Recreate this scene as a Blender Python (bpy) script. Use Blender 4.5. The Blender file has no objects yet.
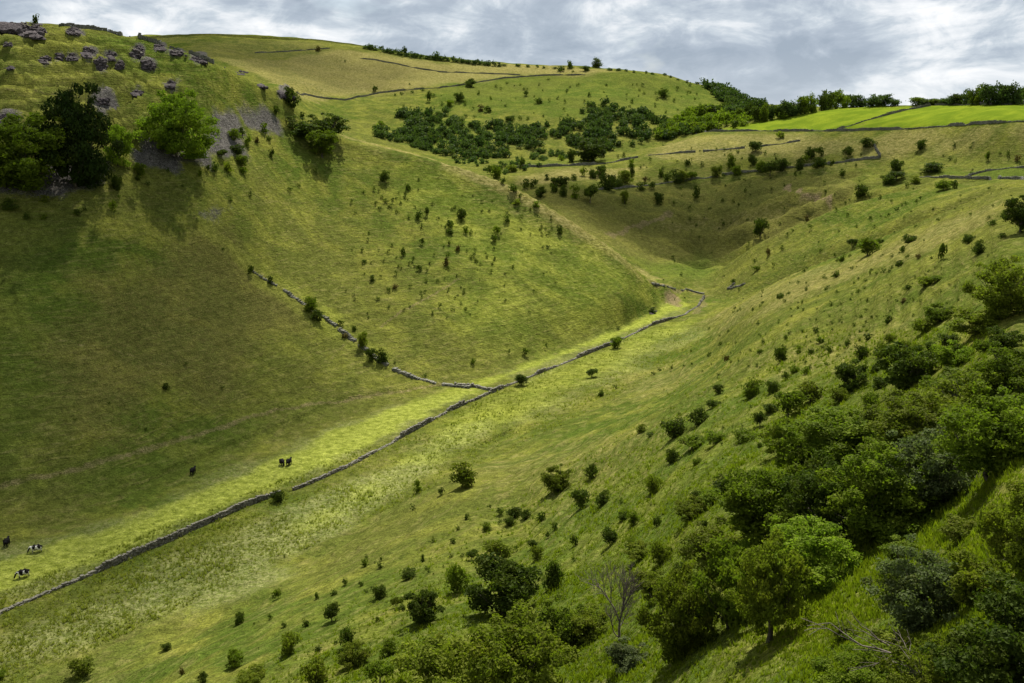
import bpy, bmesh, math, random
import numpy as np
from mathutils import Vector, Matrix
from mathutils.bvhtree import BVHTree

R = math.radians
scene = bpy.context.scene
col = scene.collection
S = 0.8                      # metres per table unit
P = R(13.3); SP, CP = math.sin(P), math.cos(P)
F = 1000.0
rng = np.random.default_rng(7)
random.seed(7)

# ------------------------------------------------------------------ helpers
def tag(o, label=None, cat=None, group=None, kind=None):
    if label: o['label'] = label
    if cat: o['category'] = cat
    if group: o['group'] = group
    if kind: o['kind'] = kind
    return o

def mesh_np(name, V, Fq, smooth=False):
    """V (n,3); Fq (m,k) same-size faces"""
    me = bpy.data.meshes.new(name)
    V = np.asarray(V, dtype=np.float32); Fq = np.asarray(Fq, dtype=np.int32)
    m, k = Fq.shape
    me.vertices.add(len(V)); me.vertices.foreach_set('co', V.ravel())
    me.loops.add(m*k); me.loops.foreach_set('vertex_index', Fq.ravel())
    me.polygons.add(m)
    me.polygons.foreach_set('loop_start', np.arange(0, m*k, k, dtype=np.int32))
    me.polygons.foreach_set('use_smooth', np.full(m, smooth))
    me.update(calc_edges=True); me.validate()
    return me

def link(o, parent=None):
    col.objects.link(o)
    if parent: o.parent = parent
    return o

def obj(name, me, mat=None, parent=None):
    o = bpy.data.objects.new(name, me)
    if mat and len(me.materials) == 0: me.materials.append(mat)
    return link(o, parent)

# lattice value noise ------------------------------------------------------
_T = np.random.default_rng(3).random(65536).astype(np.float64)
def _h(i, j, k):
    return _T[((i*73856093) ^ (j*19349663) ^ (k*83492791)) & 65535]
def vnoise(x, y, z=None):
    x = np.asarray(x, float); y = np.asarray(y, float)
    z = np.zeros_like(x) if z is None else np.asarray(z, float)
    i, j, k = np.floor(x).astype(np.int64), np.floor(y).astype(np.int64), np.floor(z).astype(np.int64)
    fx, fy, fz = x-i, y-j, z-k
    fx, fy, fz = [f*f*(3-2*f) for f in (fx, fy, fz)]
    r = 0
    for a in (0, 1):
        for b in (0, 1):
            for c in (0, 1):
                w = (fx if a else 1-fx)*(fy if b else 1-fy)*(fz if c else 1-fz)
                r = r + w*_h(i+a, j+b, k+c)
    return r*2-1
def fbm(x, y, z=None, o=4):
    s, a, t = 0, 1, 0
    x = np.asarray(x, float); y = np.asarray(y, float)
    for q in range(o):
        s = s + a*vnoise(x+17.3*q, y-9.1*q, z if z is None else np.asarray(z)+5.7*q)
        t += a; a *= .5; x = x*2.03; y = y*2.03
        if z is not None: z = np.asarray(z)*2.03
    return s/t
def sstep(a, b, x):
    t = np.clip((x-a)/(b-a), 0, 1); return t*t*(3-2*t)

def pchip(x, y, xq):
    """monotone cubic; x (n,), y (n,m) -> (q,m)"""
    x = np.asarray(x, float); y = np.asarray(y, float)
    if y.ndim == 1: y = y[:, None]
    h = np.diff(x); d = np.diff(y, axis=0)/h[:, None]
    m = np.zeros_like(y)
    w1 = (2*h[1:]+h[:-1])[:, None]; w2 = (h[1:]+2*h[:-1])[:, None]
    with np.errstate(divide='ignore', invalid='ignore'):
        hm = (w1+w2)/(w1/d[:-1]+w2/d[1:])
    m[1:-1] = np.where(d[:-1]*d[1:] > 0, hm, 0)
    m[0] = d[0]; m[-1] = d[-1]
    k = np.clip(np.searchsorted(x, xq)-1, 0, len(x)-2)
    t = ((xq-x[k])/h[k])[:, None]; H = h[k][:, None]
    return (y[k]*(1+2*t)*(1-t)**2 + H*m[k]*t*(1-t)**2 + y[k+1]*t*t*(3-2*t) + H*m[k+1]*t*t*(t-1))

# ------------------------------------------------------------------ terrain profile table
def zfac(py): return -SP + ((341.5-py)/F)*CP
def A(py, D): return (D, zfac(py)*D)          # a point seen at row py, at depth D
def B(py, z): return (z/zfac(py), z)          # a point seen at row py, at height z
def Z(D, z): return (D, z)                    # a hidden point
T = {
 0:   [A(1000,45),A(900,75),A(820,110),A(750,145),B(700,-99),B(545,-100),A(380,285),A(190,345),A(100,385),A(22,430),
       Z(650,25),Z(800,20),Z(900,22),Z(1000,25),Z(1100,40),Z(1200,45),Z(1300,60),Z(1600,100),Z(2200,80),Z(8000,-60)],
 50:  [A(975,47),A(875,77),A(795,114),A(730,150),B(676,-99),B(533,-100),A(375,292),A(190,352),A(105,392),A(25,440),
       Z(650,24),Z(800,20),Z(900,22),Z(1000,25),Z(1100,40),Z(1200,47),Z(1300,62),Z(1600,103),Z(2200,80),Z(8000,-60)],
 100: [A(950,50),A(850,80),A(770,118),A(710,155),B(650,-99),B(520,-100),A(370,300),A(190,360),A(110,400),A(31,450),
       Z(650,22),Z(800,15),Z(900,18),Z(1000,25),Z(1100,40),Z(1200,50),Z(1300,65),Z(1600,106),Z(2200,85),Z(8000,-60)],
 150: [A(925,50),A(820,82),A(740,121),A(680,160),B(627,-99),B(500,-100),A(355,318),A(180,380),A(105,418),A(42,453),
       Z(650,12),Z(800,8),Z(900,12),Z(1000,18),Z(1080,30),Z(1170,46),Z(1290,66),A(36,1600),Z(2200,85),Z(8000,-60)],
 200: [A(900,50),A(790,85),A(710,125),A(650,165),B(603,-99),B(475,-100),A(340,335),A(170,400),A(110,430),A(59,455),
       Z(530,-6),Z(800,-8),Z(870,-2),Z(950,6),Z(1050,22),Z(1150,44),A(50,1280),A(35,1600),Z(2200,85),Z(8000,-60)],
 250: [A(890,48),A(775,83),A(695,123),A(628,170),B(578,-99),B(453,-100),A(330,355),A(180,425),A(125,462),A(79,482),
       Z(540,-22),Z(780,-25),Z(850,-12),Z(935,-5),Z(1020,10),A(75,1140),A(58,1280),A(35.5,1580),Z(2200,82),Z(8000,-60)],
 285: [A(883,46),A(765,81),A(685,121),A(612,173),B(560,-99),B(438,-100),A(323,369),A(187,447),A(136,482),A(93,501),
       Z(555,-38),Z(800,-32),Z(850,-18),Z(925,-12),A(94,1000),A(84,1130),A(65,1280),A(36,1560),Z(2200,81),Z(8000,-60)],
 300: [A(880,45),A(760,80),A(680,120),A(605,175),B(552,-99),B(432,-100),A(320,375),A(190,455),A(140,490),A(111,510),
       Z(565,-40),Z(800,-30),Z(850,-15),Z(920,-14),A(108,1000),A(90,1130),A(68,1280),A(37,1550),Z(2200,80),Z(8000,-60)],
 340: [A(870,45),A(745,82),A(660,125),A(585,182),B(527,-99),B(415,-100),A(310,395),A(200,470),A(155,500),A(134,515),
       Z(562,-52),Z(740,-60),Z(850,-35),Z(920,-30),A(128,980),A(110,1100),A(80,1270),A(41,1530),Z(2200,75),Z(8000,-60)],
 420: [A(850,45),A(720,85),A(620,135),A(540,200),B(472,-99),B(398,-100),A(310,405),A(230,465),A(180,505),A(155,522),
       Z(562,-76),Z(740,-66),Z(830,-50),Z(900,-44),A(150,960),A(120,1080),A(85,1270),A(54,1500),Z(2200,60),Z(8000,-60)],
 500: [A(830,45),A(700,85),A(590,145),A(500,225),B(428,-99),B(375,-100),A(310,420),A(250,465),A(205,505),A(182,520),
       Z(558,-86),Z(700,-70),A(178,760),A(166,840),A(158,930),A(125,1080),A(90,1260),A(63,1480),Z(2200,50),Z(8000,-60)],
 560: [A(820,42),A(690,78),A(580,135),A(480,220),B(398,-99),B(352,-100),A(305,445),A(265,475),A(232,500),A(214,512),
       Z(552,-90),A(208,660),A(185,730),A(163,850),A(157,940),A(122,1080),A(90,1260),A(67,1450),Z(2200,45),Z(8000,-60)],
 620: [A(810,40),A(680,72),A(570,120),A(450,215),B(366,-99),B(328,-100),A(305,470),A(285,485),A(266,500),A(253,508),
       Z(548,-94),A(238,640),A(195,740),A(158,860),A(153,960),A(120,1100),A(92,1260),A(69,1420),Z(2200,42),Z(8000,-60)],
 660: [A(805,38),A(670,68),A(560,110),A(430,210),B(345,-99),B(308,-100),A(302,512),A(295,518),A(287,525),A(281,532),
       Z(565,-98),A(250,650),A(200,740),A(148,870),Z(960,-48),A(118,1120),A(95,1280),A(73,1400),Z(2200,30),Z(8000,-60)],
 700: [A(800,35),A(660,62),A(545,100),A(410,205),A(322,460),B(300,-100),A(296,540),A(290,555),A(283,575),A(274,600),
       Z(640,-97),A(245,680),A(198,750),A(136,880),Z(960,-35),A(115,1150),A(97,1300),A(84,1400),Z(2200,10),Z(8000,-60)],
 760: [A(795,32),A(650,56),A(520,95),A(385,200),A(290,440),Z(490,-93),A(272,520),A(260,535),A(250,550),A(238,565),
       Z(620,-98),A(225,670),A(185,740),A(130,880),A(121,960),A(112,1150),A(106,1300),A(104,1400),Z(2200,-12),Z(8000,-60)],
 850: [A(780,28),A(640,48),A(500,88),A(350,195),A(250,400),Z(445,-86),A(240,480),A(228,500),A(215,520),A(203,535),
       Z(600,-90),A(195,665),A(172,720),A(130,800),A(107,920),Z(1100,-6),Z(1300,-6),Z(1500,-5),Z(2200,-12),Z(8000,-60)],
 950: [A(770,24),A(640,38),A(480,75),A(320,160),A(207,350),Z(392,-66),A(203,430),A(196,455),A(189,480),A(182,500),
       Z(565,-72),A(178,635),A(163,680),A(125,720),A(104.5,860),Z(1100,-5),Z(1300,-6),Z(1500,-5),Z(2200,-12),Z(8000,-60)],
 1024:[A(760,20),A(630,32),A(450,62),A(290,150),A(183,330),Z(372,-52),A(181.5,410),A(180,440),A(178.5,465),A(177,490),
       Z(550,-62),A(174,610),A(158,630),A(121,655),A(104,800),Z(1050,-4),Z(1300,-6),Z(1500,-5),Z(2200,-12),Z(8000,-60)],
}
T[-500] = T[0]; T[1500] = T[1024]
pxs = np.array(sorted(T)); NK = len(T[0])
tabD = np.array([[k[0] for k in T[p]] for p in pxs])
tabZ = np.array([[k[1] for k in T[p]] for p in pxs])
assert (np.diff(tabD, axis=1) > 0).all(), np.argwhere(np.diff(tabD, axis=1) <= 0)
gx = np.arange(-500, 1501, 4.0)
gD = np.exp(pchip(pxs, np.log(tabD), gx)); gZ = pchip(pxs, tabZ, gx)
sub = 14
tq = np.concatenate([np.linspace(i, i+1, sub, endpoint=False) for i in range(NK-1)]+[[NK-1]])
PX, PY_, PZ = [], [], []
for i in range(len(gx)):
    L = np.log(gD[i]); Lq = np.interp(tq, np.arange(NK), L)
    zq = pchip(L, gZ[i], Lq)[:, 0]
    D = np.exp(Lq); u = (gx[i]-512)/F
    v = (zq/D+SP)/CP
    PX.append(D*u*S); PY_.append(D*(CP+v*SP)*S); PZ.append(zq*S)
PX, PY_, PZ = np.array(PX), np.array(PY_), np.array(PZ)
nu, nv = PX.shape
idx = np.arange(nu*nv).reshape(nu, nv)
Q = np.stack([idx[:-1, :-1], idx[1:, :-1], idx[1:, 1:], idx[:-1, 1:]], -1).reshape(-1, 4)
Vp = np.stack([PX, PY_, PZ], -1).reshape(-1, 3)
bv0 = BVHTree.FromPolygons(Vp.tolist(), Q.tolist())

# polar sheet ---------------------------------------------------------------
azf = np.arange(-33, 33.01, .095)
az = np.concatenate([np.arange(-179, -42, 3.0), np.arange(-42, -33, .5), azf, np.arange(33.4, 42.1, .5), np.arange(45, 180, 3.0)])
az = np.radians(az)
def geo(a, b, st): return np.exp(np.arange(math.log(a), math.log(b), st))
rr = np.concatenate([geo(1.5, 16, .1), geo(16, 50, .012), geo(50, 420, .0046), geo(420, 1250, .0058), geo(1250, 6300, .03), [6350.]])
lim = R(41.5)
k1x, k1y, k1z = PX[:, 0], PY_[:, 0], PZ[:, 0]
k1a = np.arctan2(k1x, k1y); k1r = np.hypot(k1x, k1y)
na, nr = len(az), len(rr)
azc = np.clip(az, -lim, lim)
Zg = np.zeros((na, nr))
down = Vector((0, 0, -1))
cache = {}
for i in range(na):
    a = azc[i]; key = round(float(a), 6)
    if key not in cache:
        r1 = np.interp(a, k1a, k1r); z1 = np.interp(a, k1a, k1z)
        row = np.full(nr, np.nan); sa, ca = math.sin(a), math.cos(a)
        for j, r in enumerate(rr):
            if r < r1*1.005:
                t = r/r1; row[j] = -1.75*(1-t)+z1*t
            else:
                h = bv0.ray_cast(Vector((sa*r, ca*r, 900)), down)
                if h[0] is not None: row[j] = h[0].z
        ok = ~np.isnan(row)
        row = np.interp(np.log(rr), np.log(rr[ok]), row[ok])
        cache[key] = row
    Zg[i] = cache[key]
wb = sstep(R(42), R(120), np.abs(az))[:, None]
Zg = Zg*(1-wb) + wb*(-1.75+.03*np.minimum(rr, 400)-.02*np.maximum(rr-900, 0))[None, :]
X = np.sin(az)[:, None]*rr[None, :]; Y = np.cos(az)[:, None]*rr[None, :]
# smooth a little along the radius so that no knot shows as a crease
for _ in range(3):
    Zg[:, 1:-1] = .25*Zg[:, :-2]+.5*Zg[:, 1:-1]+.25*Zg[:, 2:]
rad = np.hypot(X, Y)
calm = sstep(8, 40, rad)*(1-.85*(Zg < -79.0*1.0))      # the flat valley floor stays calmer
far = sstep(380, 800, rad)
hz = 2.0*fbm(X/62, Y/62, o=3)*(1+far) + .55*fbm(X/15+9, Y/15, o=3) + .16*fbm(X/3.2, Y/3.2+4, o=2)*(1-far)
# terracettes: small steps that follow the contours of the slopes
zz = Zg + 1.2*fbm(X/30, Y/30+31, o=2)
hz = hz + .27*np.sin(zz*2*math.pi/1.9)*(.5+.5*fbm(X/25+5, Y/25, o=2))*(1-far)
gul = np.exp(-((X-145)/75)**2-((Y-545)/75)**2)
hz = hz + gul*(7*fbm(X/20+3, Y/9, o=4)-8*np.abs(fbm(X/26+Y/60, Y/16+8, o=3)))
crg = sstep(-22, -8, Zg)*sstep(250, 300, rad)*(1-sstep(385, 420, rad))*(1-sstep(-.36, -.22, np.arctan2(X, Y)))
led = (zz*.22+.9*fbm(X/22+1, Y/22, o=3)); fr = led-np.floor(led)
hz = hz + crg*(2.6*(sstep(.25, .85, fr)-.5)+1.6*fbm(X/9, Y/9+7, o=4))
near = 1-sstep(90, 160, rad)
hz = hz*(1-.3*near)
Zg = Zg + hz*calm
V = np.stack([X, Y, Zg], -1).reshape(-1, 3)
idx = np.arange(na*nr).reshape(na, nr)
idx = np.vstack([idx, idx[:1]])
Q = np.stack([idx[:-1, :-1], idx[:-1, 1:], idx[1:, 1:], idx[1:, :-1]], -1).reshape(-1, 4)
gme = mesh_np('ground', V, Q, True)
bvh = BVHTree.FromPolygons(V.tolist(), Q.tolist())

def hit(px, py):
    u, v = (px-512)/F, (341.5-py)/F
    d = Vector((u, CP+v*SP, -SP+v*CP)).normalized()
    h = bvh.ray_cast(Vector((0, 0, 0)), d)
    return h[0]
def hit_any(px, py):
    for k in range(60):
        h = hit(px, py+k*.5)
        if h is not None and h.length < 3000: return h
    return Vector((0, 300, -80))
def gz(x, y):
    h = bvh.ray_cast(Vector((x, y, 900)), down)
    return h[0].z if h[0] is not None else -1.7
def depth(p): return p.y*CP - p.z*SP

# ------------------------------------------------------------------ ground masks
Vx, Vy = V[:, 0], V[:, 1]
def densify(pts, closed, step=12):
    out = []; n = len(pts)
    for i in range(n if closed else n-1):
        a, b = pts[i], pts[(i+1) % n]
        m = max(1, int(math.hypot(b[0]-a[0], b[1]-a[1])/step))
        for k in range(m): out.append((a[0]+(b[0]-a[0])*k/m, a[1]+(b[1]-a[1])*k/m))
    if not closed: out.append(pts[-1])
    return out
def world_xy(pts, closed, step=12):
    return np.array([hit_any(*p)[:2] for p in densify(pts, closed, step)])
def segdist(W, x, y, closed):
    n = len(W); d = np.full(len(x), 1e9)
    for i in range(n if closed else n-1):
        a, b = W[i], W[(i+1) % n]; e = b-a; L = max(e@e, 1e-9)
        t = np.clip(((x-a[0])*e[0]+(y-a[1])*e[1])/L, 0, 1)
        d = np.minimum(d, (x-a[0]-t*e[0])**2+(y-a[1]-t*e[1])**2)
    return np.sqrt(d)
def poly_mask(pts, soft, val=1.0):
    W = world_xy(pts, True); m = np.zeros(len(Vx))
    lo, hi = W.min(0)-soft*2, W.max(0)+soft*2
    s = np.where((Vx > lo[0]) & (Vx < hi[0]) & (Vy > lo[1]) & (Vy < hi[1]))[0]
    x, y = Vx[s], Vy[s]
    wob = soft*1.2*fbm(x/(soft*2+1), y/(soft*2+1), o=3)
    d = segdist(W, x, y, True)
    ins = np.zeros(len(x), bool); n = len(W)
    for i in range(n):
        a, b = W[i], W[(i+1) % n]
        c = (a[1] > y) != (b[1] > y)
        with np.errstate(divide='ignore', invalid='ignore'):
            xi = (b[0]-a[0])*(y-a[1])/(b[1]-a[1])+a[0]
        ins ^= c & (x < xi)
    sd = np.where(ins, d, -d)+wob
    m[s] = val*sstep(-soft, soft, sd)
    return m
def line_mask(pts, w, val=1.0):
    W = world_xy(pts, False); m = np.zeros(len(Vx))
    lo, hi = W.min(0)-w*3, W.max(0)+w*3
    s = np.where((Vx > lo[0]) & (Vx < hi[0]) & (Vy > lo[1]) & (Vy < hi[1]))[0]
    d = segdist(W, Vx[s]+w*fbm(Vx[s]/6, Vy[s]/6, o=2), Vy[s], False)
    m[s] = val*(1-sstep(w*.4, w, d))
    return m
mx = lambda *a: np.maximum.reduce(a)

LW = [(-15,620),(50,592),(100,571),(150,549),(200,527),(240,509),(268,498),(300,488),(350,466),(400,438),(450,411),(500,389),(520,381),(560,365),(610,345),(650,326),(684,315),(698,306),(704,298)]
CRP = [(12,30,30,22),(32,36,24,12),(75,34,20,9),(45,63,12,10),(59,60,10,9),(72,60,13,9),(90,60,14,14),(101,70,15,14),(112,59,12,12),(120,69,12,11),(138,58,18,17),(148,68,17,13),(160,50,16,10),(178,55,16,8),(200,62,20,12),(172,87,16,10),(103,106,26,22),(137,94,14,10),(8,122,24,15),(284,96,16,14)]
m_scree = mx(*[poly_mask([(x+w*.5*math.cos(a), y-h*.35+h*.6*math.sin(a)) for a in [k*.785 for k in range(8)]], 1.6, .75) for x, y, w, h in CRP],
             poly_mask([(213,120),(225,113),(238,116),(243,132),(240,150),(222,158),(205,166),(175,170),(140,166),(130,150),(150,140),(190,150),(210,140)], 3),
             poly_mask([(240,112),(262,110),(285,120),(280,128),(265,134),(246,126)], 3, .8),
             poly_mask([(-60,160),(30,165),(100,160),(112,168),(104,186),(50,193),(-60,196)], 3, .9),
             poly_mask([(95,95),(115,93),(118,108),(100,112)], 2, .8), poly_mask([(165,80),(180,82),(180,90),(168,88)], 2, .6),
             poly_mask([(130,88),(142,90),(143,97),(131,97)], 2, .6),
             poly_mask([(195,212),(215,206),(232,206),(230,214),(205,220)], 2, .55))
TRK = [[(-20,455),(40,448),(110,430),(170,420)],[(60,340),(120,352),(190,372),(260,392)],[(260,200),(330,206),(400,225),(470,262)],[(330,360),(345,345),(352,338)],
       [(300,430),(380,410),(440,396),(520,372),(600,350)],[(500,300),(560,288),(620,285)],[(720,330),(800,300),(880,272),(950,240)],[(560,520),(640,480),(720,430),(800,380)],
       [(250,620),(340,570),(430,520),(520,470)],[(650,230),(700,226),(760,215)],[(690,180),(760,172),(830,172)],[(420,118),(520,100),(600,104),(690,112)],[(0,90),(80,96),(170,104),(240,110)]]
m_bare = mx(*[line_mask(q, .9, .38) for q in TRK],
            line_mask([(-20,490),(60,472),(120,458),(180,440),(230,424),(275,411),(300,405),(340,402),(385,394),(440,385)], 1.4, .55),
            line_mask([(380,327),(400,313),(420,302),(440,291),(460,279)], .9, .55),
            line_mask([(610,236),(628,228),(645,222),(660,219),(668,212)], 2.5, .6),
            line_mask([(786,187),(800,193),(815,198),(832,203)], 3.0, .8),
            line_mask([(650,282),(665,285),(685,290),(705,296),(702,306),(694,314)], 2.6, .55),
            line_mask([(250,268),(285,290),(325,318),(355,341),(385,364),(410,376),(440,384),(480,391)], 2.2, .35),
            poly_mask([(664,294),(674,293),(684,300),(680,307),(668,303)], 2.5, .9),
            poly_mask([(640,225),(700,210),(760,205),(800,205),(790,222),(740,232),(680,236)], 8, .35))
m_past = mx(poly_mask([(716,130),(846,130),(880,118),(925,107),(852,106.5),(800,114),(760,122)], 2.5, .85),
            poly_mask([(852,129.5),(910,128),(1040,119.5),(1040,104.5),(935,105.5),(905,111),(870,121)], 2.5, 1))
m_lush = mx(poly_mask([(915,174),(1040,180),(1040,164),(985,168)], 4, .9), poly_mask([(520,165),(610,163),(640,156),(575,160)], 4, .6),
            poly_mask([(640,262),(700,250),(730,262),(710,285),(660,280)], 10, .7),
            poly_mask([(-40,250),(60,230),(50,330),(60,440),(130,450),(330,400),(220,470),(-40,540)], 12, .55),
            poly_mask([(420,75),(600,70),(700,80),(740,105),(680,120),(560,118),(450,108)], 25, .55),
            poly_mask([(640,150),(1040,150),(1040,175),(860,195),(760,185),(700,182)], 15, .2),
            poly_mask([(700,400),(1040,300),(1040,450),(760,560),(560,690),(420,640)], 12, .35))
m_dry_lit = mx(line_mask([(345,137),(430,158.5),(500,185),(560,218),(620,257),(660,284)], 5.5, .9),  # highlight along the spur crest, painted in straw colour
           poly_mask([(215,58),(300,60),(340,75),(350,92),(312,104),(296,98),(270,80),(240,68)], 8, .75),
           poly_mask([(280,60),(340,48),(440,62),(560,66),(620,72),(520,76),(450,84),(350,98),(290,90)], 18, .9),
           poly_mask([(505,176),(560,170),(640,168),(620,178),(560,184),(520,186)], 8, .8),
           poly_mask([(640,150),(700,134),(860,132),(1040,123),(1040,142),(900,155),(760,160),(690,165)], 12, .75),
           poly_mask([(560,178),(700,168),(870,158),(880,168),(760,180),(660,190)], 12, .4),
           poly_mask([(160,38),(330,42),(330,60),(240,62),(180,55)], 25, .45),
           poly_mask([(350,138),(430,158),(540,205),(620,256),(660,290),(620,282),(540,235),(440,180),(350,152)], 6, .3),
           poly_mask([(700,322),(790,275),(870,252),(1000,200),(1000,215),(900,262),(800,300),(720,330)], 10, .6),
           poly_mask([(620,380),(760,340),(900,330),(880,350),(740,385),(640,400)], 12, .5),
           poly_mask([(230,118),(245,104),(265,106),(250,114)], 3, .6),
           poly_mask([(480,470),(620,420),(720,420),(660,480),(540,520)], 14, .35))
m_brown_shade = mx(poly_mask([(-40,40),(60,42),(200,66),(280,100),(230,104),(120,90),(-40,150)], 14, .45),
             poly_mask([(55,262),(110,245),(200,212),(245,205),(250,262),(300,300),(290,350),(240,400),(150,425),(75,425),(45,340)], 10, .85),
             poly_mask([(260,180),(460,190),(500,240),(480,300),(380,330),(300,280),(230,220)], 22, .35),
             poly_mask([(520,188),(600,190),(660,185),(860,170),(850,202),(760,246),(700,262),(650,268),(600,240),(550,208)], 4, .75),  # bowl behind the spur: brownish rough ground, darkened further as painted shade
             poly_mask([(860,150),(1000,140),(1000,165),(880,172)], 10, .4))
m_rank = mx(poly_mask([(-30,552),(80,530),(150,508),(230,470),(330,428),(420,400),(480,390),(400,430),(300,482),(200,522),(90,570),(-30,612)], 4, .7),
            poly_mask([(-30,640),(100,590),(240,525),(330,492),(420,450),(500,412),(430,470),(340,530),(240,600),(120,640),(-30,690)], 5, .8),
            poly_mask([(500,372),(640,322),(676,300),(690,312),(600,350),(520,388)], 4, .55),
            poly_mask([(640,340),(700,322),(720,330),(600,392),(480,440)], 6, .5))
m_lime_lit = mx(poly_mask([(400,160),(470,178),(540,210),(620,256),(668,290),(655,312),(600,335),(500,362),(430,330),(455,250),(400,200)], 14, .42),  # spur nose: lime grass, brightened in colour to stand in for sunlight
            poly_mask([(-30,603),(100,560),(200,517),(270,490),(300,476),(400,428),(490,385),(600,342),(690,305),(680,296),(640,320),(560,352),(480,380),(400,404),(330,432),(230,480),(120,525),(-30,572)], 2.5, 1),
            poly_mask([(480,398),(560,368),(640,332),(700,312),(712,316),(610,378),(500,425),(400,480),(300,535),(330,505),(420,450)], 6, .6),
            poly_mask([(200,215),(215,222),(260,262),(320,300),(380,345),(400,372),(370,368),(310,330),(250,285),(205,235)], 4, .45))

def set_col(me, name, a, b, c, d):
    at = me.color_attributes.new(name, 'FLOAT_COLOR', 'POINT')
    at.data.foreach_set('color', np.stack([a, b, c, d], -1).astype(np.float32).ravel())
set_col(gme, 'mask_a', m_scree, m_bare, m_past, m_lush)
set_col(gme, 'mask_b', m_dry_lit, m_brown_shade, m_rank, m_lime_lit)

# ------------------------------------------------------------------ materials
class NT:
    def __init__(s, tree): s.t = tree
    def n(s, typ, **kw):
        o = s.t.nodes.new(typ)
        for k, v in kw.items():
            if k.startswith('i_'):
                key = k[2:]; key = int(key) if key.isdigit() else key
                s.set(o.inputs[key], v)
            else: setattr(o, k, v)
        return o
    def set(s, inp, v):
        if isinstance(v, bpy.types.NodeSocket): s.t.links.new(v, inp)
        else: inp.default_value = v
    def math(s, op, a, b=None, clamp=False):
        o = s.t.nodes.new('ShaderNodeMath'); o.operation = op; o.use_clamp = clamp
        s.set(o.inputs[0], a)
        if b is not None: s.set(o.inputs[1], b)
        return o.outputs[0]
    def mix(s, f, a, b, mode='MIX'):
        o = s.t.nodes.new('ShaderNodeMix'); o.data_type = 'RGBA'; o.blend_type = mode
        s.set(o.inputs[0], f); s.set(o.inputs[6], a); s.set(o.inputs[7], b)
        return o.outputs[2]
    def noise(s, vec, scale, detail=4, rough=.55, dist=0):
        o = s.t.nodes.new('ShaderNodeTexNoise')
        if vec is not None: s.set(o.inputs['Vector'], vec)
        o.inputs['Scale'].default_value = scale; o.inputs['Detail'].default_value = detail
        o.inputs['Roughness'].default_value = rough; o.inputs['Distortion'].default_value = dist
        return o.outputs[0]
    def rng(s, v, a, b, c=0, d=1):
        o = s.t.nodes.new('ShaderNodeMapRange'); s.set(o.inputs[0], v)
        for q, w in zip((1, 2, 3, 4), (a, b, c, d)): o.inputs[q].default_value = w
        return o.outputs[0]
    def scale(s, vec, xyz):
        o = s.t.nodes.new('ShaderNodeVectorMath'); o.operation = 'MULTIPLY'
        s.set(o.inputs[0], vec); o.inputs[1].default_value = xyz; return o.outputs[0]
def newmat(name):
    m = bpy.data.materials.new(name); m.use_nodes = True
    t = NT(m.node_tree); m.node_tree.nodes.clear()
    out = t.n('ShaderNodeOutputMaterial'); return m, t, out
c4 = lambda r, g, b: (r, g, b, 1)

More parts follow.
